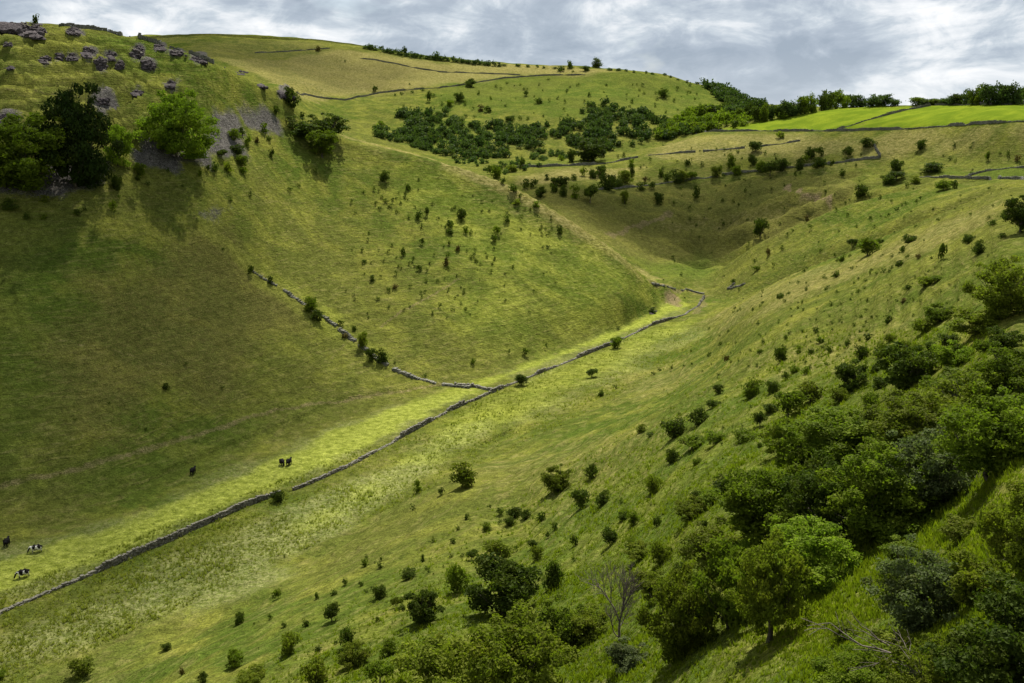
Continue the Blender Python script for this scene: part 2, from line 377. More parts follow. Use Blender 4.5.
def ground_mat():
    m, t, out = newmat('ground_grass')
    pos = t.n('ShaderNodeNewGeometry').outputs['Position']
    A_ = t.n('ShaderNodeAttribute', attribute_name='mask_a'); B_ = t.n('ShaderNodeAttribute', attribute_name='mask_b')
    sa = t.n('ShaderNodeSeparateColor', i_0=A_.outputs['Color']); sb = t.n('ShaderNodeSeparateColor', i_0=B_.outputs['Color'])
    scree, bare, past, lush = sa.outputs[0], sa.outputs[1], sa.outputs[2], A_.outputs['Alpha']
    dry, brown, rank, lime_lit = sb.outputs[0], sb.outputs[1], sb.outputs[2], B_.outputs['Alpha']
    big = t.noise(pos, .012, 5, .6); mid = t.noise(pos, .07, 5, .6, .4); fine = t.noise(pos, .55, 6, .7)
    vf = t.noise(pos, 3.2, 5, .75)
    streak = t.noise(t.scale(pos, (.22, .22, 2.2)), 1.0, 5, .65, .5)
    clump = t.noise(pos, 1.3, 3, .6, .6)
    c = t.mix(t.rng(big, .42, .58), c4(*G_GREEN), c4(*G_OLIVE))
    c = t.mix(t.rng(mid, .46, .66), c, c4(*G_YELLOW))
    c = t.mix(t.math('MULTIPLY', t.rng(streak, .5, .72), .5), c, c4(*G_STRAW))
    c = t.mix(t.math('MULTIPLY', t.rng(clump, .52, .68), .6), c, c4(*G_DARK))
    def lay(c, mask, colr, lo=.25, hi=.75, nz=fine, amt=.9):
        f = t.math('MULTIPLY', t.rng(t.math('ADD', mask, t.math('MULTIPLY', t.math('SUBTRACT', nz, .5), .9)), lo, hi), amt)
        return t.mix(t.math('MULTIPLY', f, t.rng(mask, 0, .12)), c, colr)
    c = lay(c, brown, t.mix(t.rng(vf, .4, .62), c4(.080, .078, .020), c4(.150, .125, .040)), .3, 1.1, clump, .8)  # brown growth, plus the shade painted into the bowl behind the spur
    c = lay(c, lush, t.mix(t.rng(vf, .4, .65), c4(.048, .080, .011), c4(.088, .124, .020)), .2, 1.0, mid, .75)
    c = lay(c, dry, t.mix(t.rng(fine, .4, .65), c4(.20, .175, .05), c4(.29, .235, .10)), .2, 1.1, streak, .8)  # dry grass, plus the highlight painted along the spur crest
    c = lay(c, rank, t.mix(t.rng(clump, .4, .62), c4(.095, .118, .025), c4(.27, .27, .11)), .2, 1.0, mid, .8)
    c = lay(c, lime_lit, t.mix(t.rng(fine, .4, .65), c4(.185, .220, .025), c4(.265, .285, .05)), .2, 1.0, mid, .8)  # bright lime grass, plus sunlight painted on the spur nose
    c = lay(c, past, t.mix(t.rng(mid, .4, .65), c4(.088, .128, .010), c4(.140, .178, .014)), .2, .6, fine, 1)
    c = lay(c, bare, t.mix(t.rng(vf, .4, .6), c4(.10, .075, .035), c4(.22, .165, .095)), .3, .8, fine, .85)
    c = lay(c, scree, t.mix(t.rng(vf, .38, .62), c4(.045, .042, .038), c4(.145, .132, .122)), .25, .7, clump, .95)
    # grassy grain: small dark and light flecks
    g1 = t.rng(vf, .3, .7, .45, 1.5); g2 = t.rng(fine, .3, .7, .6, 1.35)
    grain = t.math('MULTIPLY', g1, g2)
    gc = t.n('ShaderNodeCombineColor', i_0=grain, i_1=grain, i_2=grain).outputs[0]
    calm = t.mix(t.math('MULTIPLY', past, .7), gc, c4(1, 1, 1))
    c = t.mix(1.0, c, calm, 'MULTIPLY')
    bs = t.n('ShaderNodeBsdfPrincipled'); t.set(bs.inputs['Base Color'], c)
    bs.inputs['Roughness'].default_value = .95; bs.inputs['Specular IOR Level'].default_value = 0
    hgt = t.math('ADD', t.math('MULTIPLY', fine, 1.0), t.math('ADD', t.math('MULTIPLY', vf, .30), t.math('MULTIPLY', clump, .55)))
    hgt = t.math('ADD', hgt, t.math('MULTIPLY', streak, .9))
    hgt = t.math('MULTIPLY', hgt, t.rng(past, 0, 1, 1, .15))
    bp = t.n('ShaderNodeBump', i_Strength=.9, i_Distance=.8, i_Height=hgt)
    t.set(bs.inputs['Normal'], bp.outputs[0])
    t.t.links.new(bs.outputs[0], out.inputs[0])
    return m
G_GREEN = (.064, .092, .013); G_OLIVE = (.094, .104, .020); G_YELLOW = (.152, .158, .027); G_STRAW = (.23, .20, .07); G_DARK = (.038, .045, .010)
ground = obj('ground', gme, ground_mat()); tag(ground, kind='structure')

def leaf_mat(name, a, b, tr=.35):
    m, t, out = newmat(name)
    at = t.n('ShaderNodeAttribute', attribute_name='tint')
    oi = t.n('ShaderNodeObjectInfo')
    sc = t.n('ShaderNodeSeparateColor', i_0=at.outputs['Color'])
    c = t.mix(sc.outputs[0], c4(*a), c4(*b))
    c = t.mix(t.math('MULTIPLY', sc.outputs[1], .5), c, c4(a[0]*1.6+.012, a[1]*1.3, a[2]*1.0))
    k = t.rng(oi.outputs['Random'], 0, 1, .78, 1.22)
    kc = t.n('ShaderNodeCombineColor', i_0=k, i_1=k, i_2=k).outputs[0]
    c = t.mix(1.0, c, kc, 'MULTIPLY')
    d = t.n('ShaderNodeBsdfPrincipled', i_Roughness=.65); t.set(d.inputs['Base Color'], c)
    d.inputs['Specular IOR Level'].default_value = .04
    tl = t.n('ShaderNodeBsdfTranslucent'); t.set(tl.inputs[0], t.mix(1.0, c, c4(1.25, 1.5, .6), 'MULTIPLY'))
    mx_ = t.n('ShaderNodeMixShader', i_0=tr); t.t.links.new(d.outputs[0], mx_.inputs[1]); t.t.links.new(tl.outputs[0], mx_.inputs[2])
    t.t.links.new(mx_.outputs[0], out.inputs[0])
    return m
LM = {
 'deep':  leaf_mat('foliage_deep',  (.013, .026, .005), (.036, .056, .009), .2),
 'dark':  leaf_mat('foliage_dark',  (.028, .046, .007), (.070, .094, .011), .32),
 'green': leaf_mat('foliage_green', (.050, .076, .007), (.125, .160, .014), .42),
 'bright':leaf_mat('foliage_bright',(.090, .140, .012), (.180, .235, .022), .45),
 'olive': leaf_mat('foliage_olive', (.066, .086, .009), (.150, .172, .018), .42),
 'grey':  leaf_mat('foliage_grey',  (.050, .066, .022), (.120, .145, .055), .35),
 'brown': leaf_mat('foliage_brown', (.052, .042, .012), (.115, .090, .026), .25),
 'far':   leaf_mat('foliage_far',   (.028, .052, .012), (.078, .112, .026), .3),
}
def simple_mat(name, a, b, scale=4, rough=.9, bump=.5, bd=.1):
    m, t, out = newmat(name)
    pos = t.n('ShaderNodeNewGeometry').outputs['Position']
    n1 = t.noise(pos, scale, 6, .65); n2 = t.noise(pos, scale*.13, 3, .5)
    c = t.mix(t.rng(t.math('ADD', t.math('MULTIPLY', n1, .7), t.math('MULTIPLY', n2, .3)), .38, .62), c4(*a), c4(*b))
    bs = t.n('ShaderNodeBsdfPrincipled', i_Roughness=rough); t.set(bs.inputs['Base Color'], c)
    bs.inputs['Specular IOR Level'].default_value = .2
    bp = t.n('ShaderNodeBump', i_Strength=bump, i_Distance=bd, i_Height=n1); t.set(bs.inputs['Normal'], bp.outputs[0])
    t.t.links.new(bs.outputs[0], out.inputs[0]); return m
M_bark = simple_mat('bark', (.035, .028, .022), (.10, .085, .068), 9)
M_twig = simple_mat('dry_twig', (.06, .048, .038), (.15, .125, .10), 9)
M_stone = simple_mat('wall_stone', (.05, .046, .034), (.215, .20, .155), 2.2)
M_stone_moss = simple_mat('mossy_stone', (.05, .055, .035), (.20, .19, .15), 1.6)
M_rock = simple_mat('limestone', (.016, .012, .013), (.095, .078, .076), 1.3, .95, 1.0, .5)
EXPO = 0.85; HAZE = 0

# ------------------------------------------------------------------ foliage meshes
def crown_points(g, n, shape, nclump):
    """clump centres inside a unit crown (x,y -.5...5, z 0..1)"""
    C = []
    ph = g.random(3)*50
    while len(C) < nclump:
        d = g.normal(size=3); d /= np.linalg.norm(d)
        r = g.random()**.42
        lum = 1+.38*float(vnoise(d[0]*1.7+ph[0], d[1]*1.7+ph[1], d[2]*1.7+ph[2]))+.2*float(vnoise(d[0]*4+ph[1], d[1]*4+ph[2], d[2]*4+ph[0]))
        p = d*r*lum
        if shape == 'bush':
            q = np.array([p[0]*.46, p[1]*.46, .50+p[2]*.50]); q[0:2] *= .72+.45*sstep(0, .5, q[2])
        elif shape == 'tree':
            q = np.array([p[0]*.46, p[1]*.46, .60+p[2]*.42]); q[0:2] *= .75+.35*sstep(.15, .6, q[2])
        elif shape == 'cone':
            zc = .5+p[2]*.5; q = np.array([p[0]*.5*(1.15-zc), p[1]*.5*(1.15-zc), zc])
        else:                                   # flat topped, wind-leaned thorn
            zc = .70+p[2]*.24; q = np.array([p[0]*.5+.12*zc, p[1]*.44, zc+.05*p[0]])
        if q[2] < .03: q[2] = .03+g.random()*.05
        C.append(q)
    return np.array(C)
def foliage(name, n, leaf, shape, seed, nl=12, rad=(.1, .16)):
    g = np.random.default_rng(seed)
    C = crown_points(g, n, shape, nl)
    C[:, :2] *= .84; C[:, 2] = np.clip(C[:, 2]*.88, rad[0]*.6, .93)
    R_ = g.uniform(rad[0], rad[1], nl)*(1.15-.35*C[:, 2])
    w = R_**2; ci = g.choice(nl, n, p=w/w.sum())
    d = g.normal(size=(n, 3)); d[:, 2] += .30; d /= np.linalg.norm(d, axis=1)[:, None]
    lump = 1+.55*vnoise(d[:, 0]*2.6+ci*3.1, d[:, 1]*2.6, d[:, 2]*2.6+ci)
    k = .72+.36*g.random(n); sprig = g.random(n) < .28; k = np.where(sprig, k+.75*g.random(n)**2, k)
    P_ = C[ci]+d*(R_[ci]*lump*k)[:, None]*np.array([1.1, 1.1, .78])
    P_[:, 2] = np.maximum(P_[:, 2], leaf*.5)
    nrm = d*1.0+g.normal(size=(n, 3))*.55; nrm /= np.linalg.norm(nrm, axis=1)[:, None]
    t1 = np.cross(nrm, g.normal(size=(n, 3))); t1 /= np.linalg.norm(t1, axis=1)[:, None]+1e-9
    t2 = np.cross(nrm, t1)
    sz = leaf*(.6+.8*g.random(n))[:, None]
    a = t1*sz*.64; b = t2*sz*.42; bend = nrm*sz*.2
    V = np.stack([P_-a, P_-b*1.1+bend, P_+a*1.1, P_+b+bend], 1).reshape(-1, 3)
    cx = np.percentile(V[:, :2], [1.5, 98.5], axis=0); ctr, sp_ = cx.mean(0), (cx[1]-cx[0]).max(); zt = np.percentile(V[:, 2], 99)
    V[:, :2] = (V[:, :2]-ctr)/sp_; V[:, 2] /= zt; C = C.copy(); C[:, :2] = (C[:, :2]-ctr)/sp_; C[:, 2] /= zt
    me = mesh_np(name, V, np.arange(n*4).reshape(n, 4))
    tc = g.random(nl)[ci]*.55+g.random(n)*.45
    yl = (g.random(nl)[ci] > .75)*g.random(n)
    T4 = np.stack([tc, yl, tc, np.ones(n)], -1).astype(np.float32)
    at = me.color_attributes.new('tint', 'FLOAT_COLOR', 'POINT'); at.data.foreach_set('color', np.repeat(T4, 4, 0).ravel())
    me.materials.append(LM['dark'])
    return me, C
def tubes(name, segs, mat, sides=5):
    """segs: (p0, p1, r0, r1)"""
    V, Fq = [], []
    for p0, p1, r0, r1 in segs:
        p0, p1 = np.array(p0, float), np.array(p1, float); d = p1-p0; d /= np.linalg.norm(d)+1e-9
        a = np.cross(d, [0.3, 1, .2]); a /= np.linalg.norm(a)+1e-9; b = np.cross(d, a); k = len(V)
        for p, r in ((p0, r0), (p1, r1)):
            for s in range(sides):
                th = 2*math.pi*s/sides; V.append(p+r*(a*math.cos(th)+b*math.sin(th)))
        for s in range(sides): Fq.append([k+s, k+(s+1) % sides, k+sides+(s+1) % sides, k+sides+s])
    me = mesh_np(name, V, Fq, True); me.materials.append(mat); return me
def trunk_mesh(name, C, g, shape):
    segs = []
    hb = {'tree': .30, 'flat': .42, 'cone': .6, 'bush': .14}[shape]
    r0 = .035 if shape in ('tree', 'flat') else .022
    p = np.array([0, 0, -.06]); top = np.array([.03*g.normal(), .03*g.normal(), hb])
    m = (p+top)/2+np.array([g.normal()*.02, g.normal()*.02, 0])
    segs += [(p, m, r0*1.35, r0*1.05), (m, top, r0*1.05, r0*.8)]
    pick = C[g.choice(len(C), min(len(C), 14), False)]
    for c in pick:
        if c[2] < hb*.7: continue
        mid = top*.45+c*.55+np.array([g.normal()*.03, g.normal()*.03, -.05])
        segs += [(top-np.array([0, 0, g.random()*hb*.4]), mid, r0*.5, r0*.3), (mid, c, r0*.3, r0*.1)]
        for _ in range(2): segs.append((mid, c+g.normal(size=3)*.07, r0*.2, r0*.07))
    return tubes(name, segs, M_bark, 4)
def branching(name, mat, depth, seed, spread=.5, r0=.03, lean=(0, 0, 1), L0=.34, kids=3, up=.15):
    g = np.random.default_rng(seed); segs = []
    def grow(p, d, L, r, k):
        n = 3
        for i in range(n):
            d2 = d+g.normal(size=3)*.12; d2[2] += up*.4; d2 /= np.linalg.norm(d2)
            q = p+d2*L/n; segs.append((p, q, r*(1-.2*i/n), r*(1-.2*(i+1)/n))); p, d = q, d2
            if k > 0 and i < n-1 and g.random() < .6:
                e = d+g.normal(size=3)*spread*1.2; e /= np.linalg.norm(e); grow(p, e, L*.6, r*.45, k-1)
        if k > 0:
            for _ in range(kids):
                e = d+g.normal(size=3)*spread; e[2] += up; e /= np.linalg.norm(e); grow(p, e, L*(.6+.25*g.random()), r*.6, k-1)
    d = np.array(lean, float); d /= np.linalg.norm(d); grow(np.array([0, 0, -.03]), d, L0, r0, depth)
    return tubes(name, segs, mat, 3)

print('meshes')
ME = {}
def build_variants(lod, n, leaf, kinds, k, trunk, nl, rad):
    for sh in kinds:
        L = []
        for i in range(k):
            me, C = foliage('crown', n, leaf, sh, (len(lod)*101+i*17+len(sh)*29+n) % 9973, nl+i, rad)
            tm = trunk_mesh('trunk', C, np.random.default_rng(i+n), sh) if trunk else None
            L.append((me, tm))
        ME[(lod, sh)] = L
build_variants('s', 150, .19, ['bush', 'tree', 'cone'], 6, False, 5, (.24, .34))
build_variants('m', 1400, .070, ['bush', 'tree', 'cone', 'flat'], 6, True, 18, (.12, .21))
build_variants('l', 6500, .036, ['bush', 'tree', 'cone', 'flat'], 4, True, 56, (.05, .105))
build_variants('xl', 19000, .022, ['bush', 'tree', 'flat'], 4, True, 120, (.035, .08))

NPL = [0]
def plant(name, px, py, w, h, shape='bush', pal='dark', label=None, cat='bush', group=None, lod=None, wide=1.0):
    p = hit_any(px, py)
    D = depth(p)
    W, H = w*D/F, h*D/F
    lod = lod or ('s' if w < 9 else 'm' if w < 26 else 'l' if w < 64 else 'xl')
    if lod == 's' and shape == 'flat': shape = 'tree'
    if lod == 'xl' and shape == 'cone': shape = 'tree'
    k = NPL[0]; NPL[0] += 1
    g = np.random.default_rng(k+500)
    me, tm = ME[(lod, shape)][k % len(ME[(lod, shape)])]
    rot = g.random()*6.283 if shape != 'flat' else g.normal()*.4
    def crown(nm):
        o = bpy.data.objects.new(nm, me); link(o)
        o.material_slots[0].link = 'OBJECT'; o.material_slots[0].material = LM[pal]
        return o
    sc = (W*1.06, W*1.06*wide, H*1.05)
    base = Vector((p.x, p.y, p.z-.03*H))
    if lod == 's':
        o = crown(name)
    else:
        o = bpy.data.objects.new(name, None); o.empty_display_size = .2; link(o)
        c = crown('crown'); c.parent = o
        t = bpy.data.objects.new('trunk', tm); link(t, o)
    o.location = base; o.scale = sc; o.rotation_euler = (0, 0, rot)
    tag(o, label, cat, group)
    return o

# ------------------------------------------------------------------ plants read off the hillside
pals_small = ['dark', 'dark', 'dark', 'green', 'dark', 'dark', 'brown']
ORD = ['first', 'second', 'third', 'fourth', 'fifth', 'sixth', 'seventh', 'eighth', 'ninth', 'tenth', 'eleventh', 'twelfth', 'thirteenth', 'fourteenth', 'fifteenth', 'sixteenth', 'seventeenth', 'eighteenth', 'nineteenth', 'twentieth', 'twenty-first', 'twenty-second', 'twenty-third', 'twenty-fourth', 'twenty-fifth', 'twenty-sixth', 'twenty-seventh', 'twenty-eighth', 'twenty-ninth', 'thirtieth', 'thirty-first', 'thirty-second', 'thirty-third', 'thirty-fourth', 'thirty-fifth']
ZN = {}
def zone(place, group, txt, pal=None, shape='bush'):
    ZN[group] = (place, txt, pal, shape)
zone('below the big dark tree on the left', 'thorn shrubs below the large trees of the left slope', '10,210,14,12;45,202,8,7;27,219,6,7;44,219,6,5;77,215,7,6;85,210,4,3;113,212,8,11;117,190,9,14;119,199,5,5;139,175,12,12;138,181,6,6;148,186,5,5;168,172,4,5;183,187,4,3')
zone('beside the grey scree right of the pale tree', 'thorn bushes clustered beside the grey scree', '234,140,12,11;242,134,6,7;248,145,8,9;257,143,5,6;247,148,5,5;237,154,13,9;222,158,10,8;215,172,7,10;228,172,8,10;242,166,11,10;243,173,8,6;208,172,5,7;200,177,4,7;264,132,8,9;269,141,6,5;276,114,6,8;272,157,6,8;302,118,5,6')
zone('on the upper part of the left spur', 'small thorns dotted on the upper left spur', '316,175,4,7;290,192,5,5;299,187,4,4;250,196,4,6;231,202,4,7;385,182,9,11;408,190,6,6;374,190,4,4;379,192,3,3;382,198,4,4;386,202,6,4;393,200,4,3;391,207,5,4;376,205,4,4;380,210,4,4;405,198,4,3;419,180,3,3;482,203,4,4;455,209,4,4;452,211,3,4;482,212,3,3;409,219,4,4;419,219,7,9;427,216,5,8;462,219,9,10;422,228,4,5;450,229,8,9;450,234,7,5;507,222,6,8;497,235,8,9;494,242,7,7;466,233,5,7;471,234,4,5;521,220,4,6;517,204,8,5;560,234,6,9;521,230,3,3;397,213,4,4;415,208,3,3')
zone('on the middle of the left spur face', 'small thorns dotted on the middle of the left spur', '449,245,4,6;458,251,5,6;467,252,3,4;448,257,4,6;446,266,5,8;449,269,4,4;422,245,5,7;403,256,5,9;413,262,4,6;410,265,4,4;419,271,6,6;427,272,4,4;396,275,4,5;372,281,6,6;362,252,4,6;368,241,4,4;392,246,3,3;364,263,6,4;474,257,5,5;487,258,3,4;492,265,3,3;513,268,3,4;395,289,6,5;389,292,5,5;457,276,3,3;434,256,3,3;449,290,3,3;346,292,3,3;410,288,4,4;421,294,4,3;378,300,5,4;455,299,3,3;461,304,3,3;452,311,3,3;440,308,4,6;433,315,4,5;447,319,3,3;430,264,3,3;401,269,3,3;476,262,5,4;481,265,4,3;384,262,3,3;355,300,3,3')
zone('along the tumbled wall on the left slope', 'bushes growing along the tumbled cross wall', '251,274,6,9;270,283,7,7;311,312,12,15;318,321,12,11;341,325,6,5;354,331,5,6;363,348,9,16;371,361,9,12;382,363,11,14;345,338,6,5;425,378,5,5;223,250,4,3')
zone('low on the dark left hillside', 'isolated shrubs on the dark left hillside', '166,390,6,7;186,366,4,4;109,404,4,3;75,421,4,3;146,430,4,4;222,389,4,4')
zone('on the flat meadow beside the valley wall', 'bushes on the valley floor beside the long wall', '473,364,5,6;526,356,7,8;509,354,5,5;546,349,4,7;616,348,10,11;521,385,11,11;592,377,10,8;615,389,5,5;601,396,7,6;652,313,8,6;618,330,5,4;278,502,12,11;641,432,10,8;650,437,8,5;395,363,3,4')
zone('on the low lit brow of the right slope', 'shrubs on the sunlit brow of the right slope', '653,375,5,4;659,371,5,4;671,372,4,7;684,367,4,3;692,366,3,4;726,361,7,6;720,346,5,5;763,344,4,6;786,339,5,5;760,354,6,5;780,362,12,16;799,353,6,8;811,354,6,6;822,350,5,5;829,353,7,7;820,343,8,6;847,348,6,8;805,364,5,4;816,333,6,6;832,324,5,4;840,321,3,3;691,352,3,3;794,373,9,7;786,380,8,8;806,374,7,8')
zone('on the open middle of the right slope', 'bushes on the open middle of the right slope', '674,437,22,18;698,425,17,16;692,450,23,14;672,462,12,13;713,408,12,8;718,394,9,9;752,397,17,19;772,393,12,12;716,444,18,12;744,440,24,10;760,426,12,14;697,464,9,6;760,447,6,5;651,494,18,20;591,479,11,15;580,508,15,18;603,504,14,14;556,491,26,24;463,487,22,24;418,492,8,13;441,495,7,7')
zone('on the bright lower grass of the near slope', 'shrubs scattered on the bright grass of the near slope', '490,509,5,5;500,515,8,8;514,518,14,12;525,519,10,9;509,525,10,8;487,530,10,8;500,524,5,5;541,521,8,9;555,530,6,8;548,538,6,6;498,558,22,17;467,519,5,6;453,543,6,5;451,558,5,5;423,562,5,8;426,570,4,4;409,578,14,9;472,560,10,10;574,546,8,11;533,548,9,8;537,560,10,14;381,561,4,7;285,557,3,4;277,599,8,10;240,624,9,12;317,599,4,8;334,595,8,5;345,585,6,7;361,586,6,5;365,566,7,8;380,568,5,6')
zone('at the bottom left of the near slope', 'bushes at the bottom of the near slope', '379,598,13,13;397,607,10,10;332,621,14,18;306,626,7,7;284,627,6,5;291,653,20,22;318,651,7,5;347,648,18,20;354,666,28,24;235,667,15,17;166,650,9,7;315,684,24,26;252,688,26,20;203,682,9,10;182,675,5,8;390,655,16,15;2,678,10,8;82,675,20,16;380,683,22,22')
zone('in the tall green grass left of the thicket', 'shrubs among tall grass on the near slope', '624,520,10,8;634,525,12,14;657,526,8,10;610,545,14,16;631,548,12,10;705,533,8,14;724,492,22,16;712,505,20,14;695,499,10,9;697,513,8,8;660,565,20,24;690,555,14,12;640,585,22,16;745,500,22,16;680,575,14,12')
zone('on the far bench below the bright pastures', 'bushes scattered across the far bench of fields', '755,152,12,10;688,165,7,6;702,166,4,5;731,167,9,13;716,177,9,10;721,170,5,5;736,175,9,9;753,165,9,10;762,172,11,10;770,176,14,14;783,171,13,12;799,170,9,12;805,163,8,8;811,159,10,11;820,156,7,9;819,168,13,10;832,166,5,6;848,157,9,10;842,176,6,7;795,178,4,7;856,168,4,5;867,147,13,9;683,181,9,10;691,181,9,9;696,198,7,12;745,195,3,8;735,128,8,8;780,138,8,7;921,149,9,9;973,144,3,3;1008,156,4,7;1017,161,6,6;987,161,5,9;950,160,5,4;955,163,4,4;896,170,12,10;932,172,19,9;675,176,7,7;716,129,4,3')
zone('on the rough pasture behind the left spur', 'bushes on the rough pasture behind the spur', '540,197,11,10;554,192,8,8;563,196,9,11;575,198,8,13;590,203,13,17;561,161,6,6;547,180,5,6;583,176,8,8;593,178,9,8;601,176,10,10;607,190,15,16;618,187,9,9;625,183,13,12;631,167,7,8;632,177,5,13;574,180,6,6;650,162,4,5;645,182,6,5;661,177,6,8;668,181,8,9;663,169,4,4;678,183,9,10;641,190,8,8;652,189,8,7;625,204,9,13;658,204,11,11;674,204,3,4;526,188,8,9;534,187,8,8;512,172,13,7;522,168,6,10;571,162,10,12;624,157,4,6;618,158,3,4;555,186,9,8;563,186,12,9;496,178,10,12;503,184,6,6;513,192,8,8;521,198,5,5;536,207,8,6;490,174,7,8')
zone('on the second spur of the right side', 'shrubs on the second spur of the right valley side', '861,197,12,12;869,198,5,5;836,211,4,4;807,221,5,6;810,230,4,6;870,219,4,4;857,228,4,4;888,184,12,9;896,180,14,8;915,183,9,7;907,186,5,4;943,190,13,10;954,189,8,9;913,190,3,3;916,204,5,5;920,200,4,4;906,205,4,4;902,206,3,3;897,212,5,5;871,221,5,4;880,199,4,4;933,210,3,3;938,221,4,4;820,252,5,4;782,250,5,5;768,256,5,8;867,256,18,18;733,284,6,5;756,271,8,5;852,246,9,7;880,243,8,5;755,262,4,4')
zone('on the sunlit shoulder below the second spur', 'shrubs on the sunlit shoulder of the right slope', '842,262,6,7;837,262,4,5;824,279,4,5;836,277,8,6;851,270,5,4;798,284,4,4;806,290,4,4;828,289,5,4;837,294,5,4;865,282,5,4;858,293,5,5;867,302,5,5;788,296,5,5;780,299,7,6;802,304,3,5;803,311,3,4;831,306,5,5;762,304,3,3;760,307,3,3;735,309,3,3;733,313,3,3;902,254,6,8;909,243,12,8;942,259,8,16;968,244,10,9;992,227,8,7;1002,238,7,5;978,254,12,14;918,259,6,5;903,303,6,5;892,269,4,4;899,267,8,7;907,259,5,5;884,273,5,5;876,275,4,4;870,275,3,5;864,289,4,4;890,286,3,3;925,287,20,10;888,323,7,8;866,312,5,4;861,318,4,4;935,283,12,7;908,290,8,5')
zone('high on the far hillside below the skyline', 'bushes high on the far hillside', '375,92,6,6;470,87,10,8;429,102,7,10;434,97,5,4;459,101,9,8;450,106,9,6;481,111,6,6;488,112,7,6;473,110,3,4;381,127,7,6;374,128,4,3;387,128,4,3;510,121,9,5;520,120,4,5;528,120,4,4;466,118,5,4;539,103,8,5;549,102,3,4;526,96,6,5;496,87,3,3;548,80,4,2;570,69,6,8;561,71,8,5;585,71,9,5;573,74,3,4;606,86,4,3;643,86,4,3;578,86,4,3;570,88,3,3;589,97,5,5;565,103,3,4;541,103,4,4;564,112,3,5;632,103,4,5;663,98,9,9;674,102,4,4;659,95,3,4;668,99,4,4;318,51,6,5;345,62,3,2;402,95,4,3;412,93,4,3;423,91,4,3;395,96,4,3')
zone('at the upper edge of the dense thicket', 'bushes at the upper edge of the dense thicket', '882,356,14,14;861,359,13,13;868,340,8,7;905,350,10,9;915,352,10,8;890,342,10,8;938,322,26,18;925,332,20,14;960,357,13,13;948,346,18,12;985,352,18,12;876,372,10,7;789,415,24,24;810,402,24,20;850,390,30,28;905,387,56,44;975,335,44,24;1003,352,34,24;930,352,14,10;840,402,20,14;880,388,14,10;770,412,14,9')

allp = []
for grp, (place, txt, pal, shape) in ZN.items():
    L = [tuple(float(q) for q in s.split(',')) for s in txt.split(';')]
    for e in L: allp.append((e[2]*e[3], grp, e))
allp.sort(key=lambda t: -t[0])
keep, rest = allp[:292], allp[292:]
szw = lambda w: 'large' if w >= 20 else 'medium' if w >= 12 else 'small'
bygrp = {}
for a, grp, e in keep: bygrp.setdefault(grp, []).append(e)
for grp, L in bygrp.items():
    place = ZN[grp][0]
    big = sorted([e for e in L if e[2] >= 8], key=lambda e: e[0]); tiny = [e for e in L if e[2] < 8]
    cls = {}
    for e in big: cls.setdefault(szw(e[2]), []).append(e)
    for k, M in cls.items():
        for i, e in enumerate(M):
            g = random.Random(int(e[0]*31+e[1]))
            pal = g.choice(['dark', 'dark', 'dark', 'dark', 'green', 'green', 'olive']) if k != 'large' else g.choice(['dark', 'green', 'olive'])
            shape = g.choice(['bush']*6+['tree', 'flat'] if e[2] >= 9 else ['bush'])
            word = {'bush': 'rounded', 'tree': 'upright', 'flat': 'flat-topped'}[shape]
            lab = f'only {k} thorn bush {place}' if len(M) == 1 else f'{ORD[i]} {k} thorn bush from the left {place}'
            assert len(lab.split()) <= 16, lab
            plant('thorn_bush', *e, shape=shape, pal=pal, label=lab, cat='bush', group=grp)
    for e in tiny:
        g = random.Random(int(e[0]*31+e[1]))
        sh = 'cone' if e[3] > e[2]*1.5 else 'bush'
        plant('shrub', *e, shape=sh, pal=g.choice(pals_small), label=f'tiny dark shrub among others {place}', cat='shrub', group='tiny '+grp)
# the very smallest specks together as one ground-cover object, with more scattered seedlings
def merge_clumps(name, spots, label, cat, pal, leafn, seed, kind='stuff'):
    g = np.random.default_rng(seed); V, TT = [], []
    bases = [ME[('s', 'bush')][i][0] for i in range(5)]
    arr = []
    for me in bases:
        a = np.zeros(len(me.vertices)*3, np.float32); me.vertices.foreach_get('co', a); arr.append(a.reshape(-1, 3))
    for (p, w, h) in spots:
        a = arr[g.integers(5)].reshape(-1, 4, 3)
        if leafn < len(a): a = a[g.choice(len(a), leafn, False)]
        th = g.random()*6.283; c, s = math.cos(th), math.sin(th)
        q = a.reshape(-1, 3); x = (q[:, 0]*c-q[:, 1]*s)*w; y = (q[:, 0]*s+q[:, 1]*c)*w
        V.append(np.stack([x+p[0], y+p[1], q[:, 2]*h+p[2]-.05*h], -1))
        t = np.clip(g.random()*.6+g.random(len(a))*.4, 0, 1)
        TT.append(np.repeat(np.stack([t, (g.random()>.8)*t, t, t*0+1], -1), 4, 0))
    V = np.concatenate(V); TT = np.concatenate(TT).astype(np.float32)
    me = mesh_np(name, V, np.arange(len(V)).reshape(-1, 4)); at = me.color_attributes.new('tint', 'FLOAT_COLOR', 'POINT'); at.data.foreach_set('color', TT.ravel())
    return tag(obj(name, me, LM[pal]), label, cat, None, kind)
sp = []
for a, grp, e in rest:
    p = hit_any(e[0], e[1]); D = depth(p)/F; sp.append((p, e[2]*D*1.05, e[3]*D*1.05))
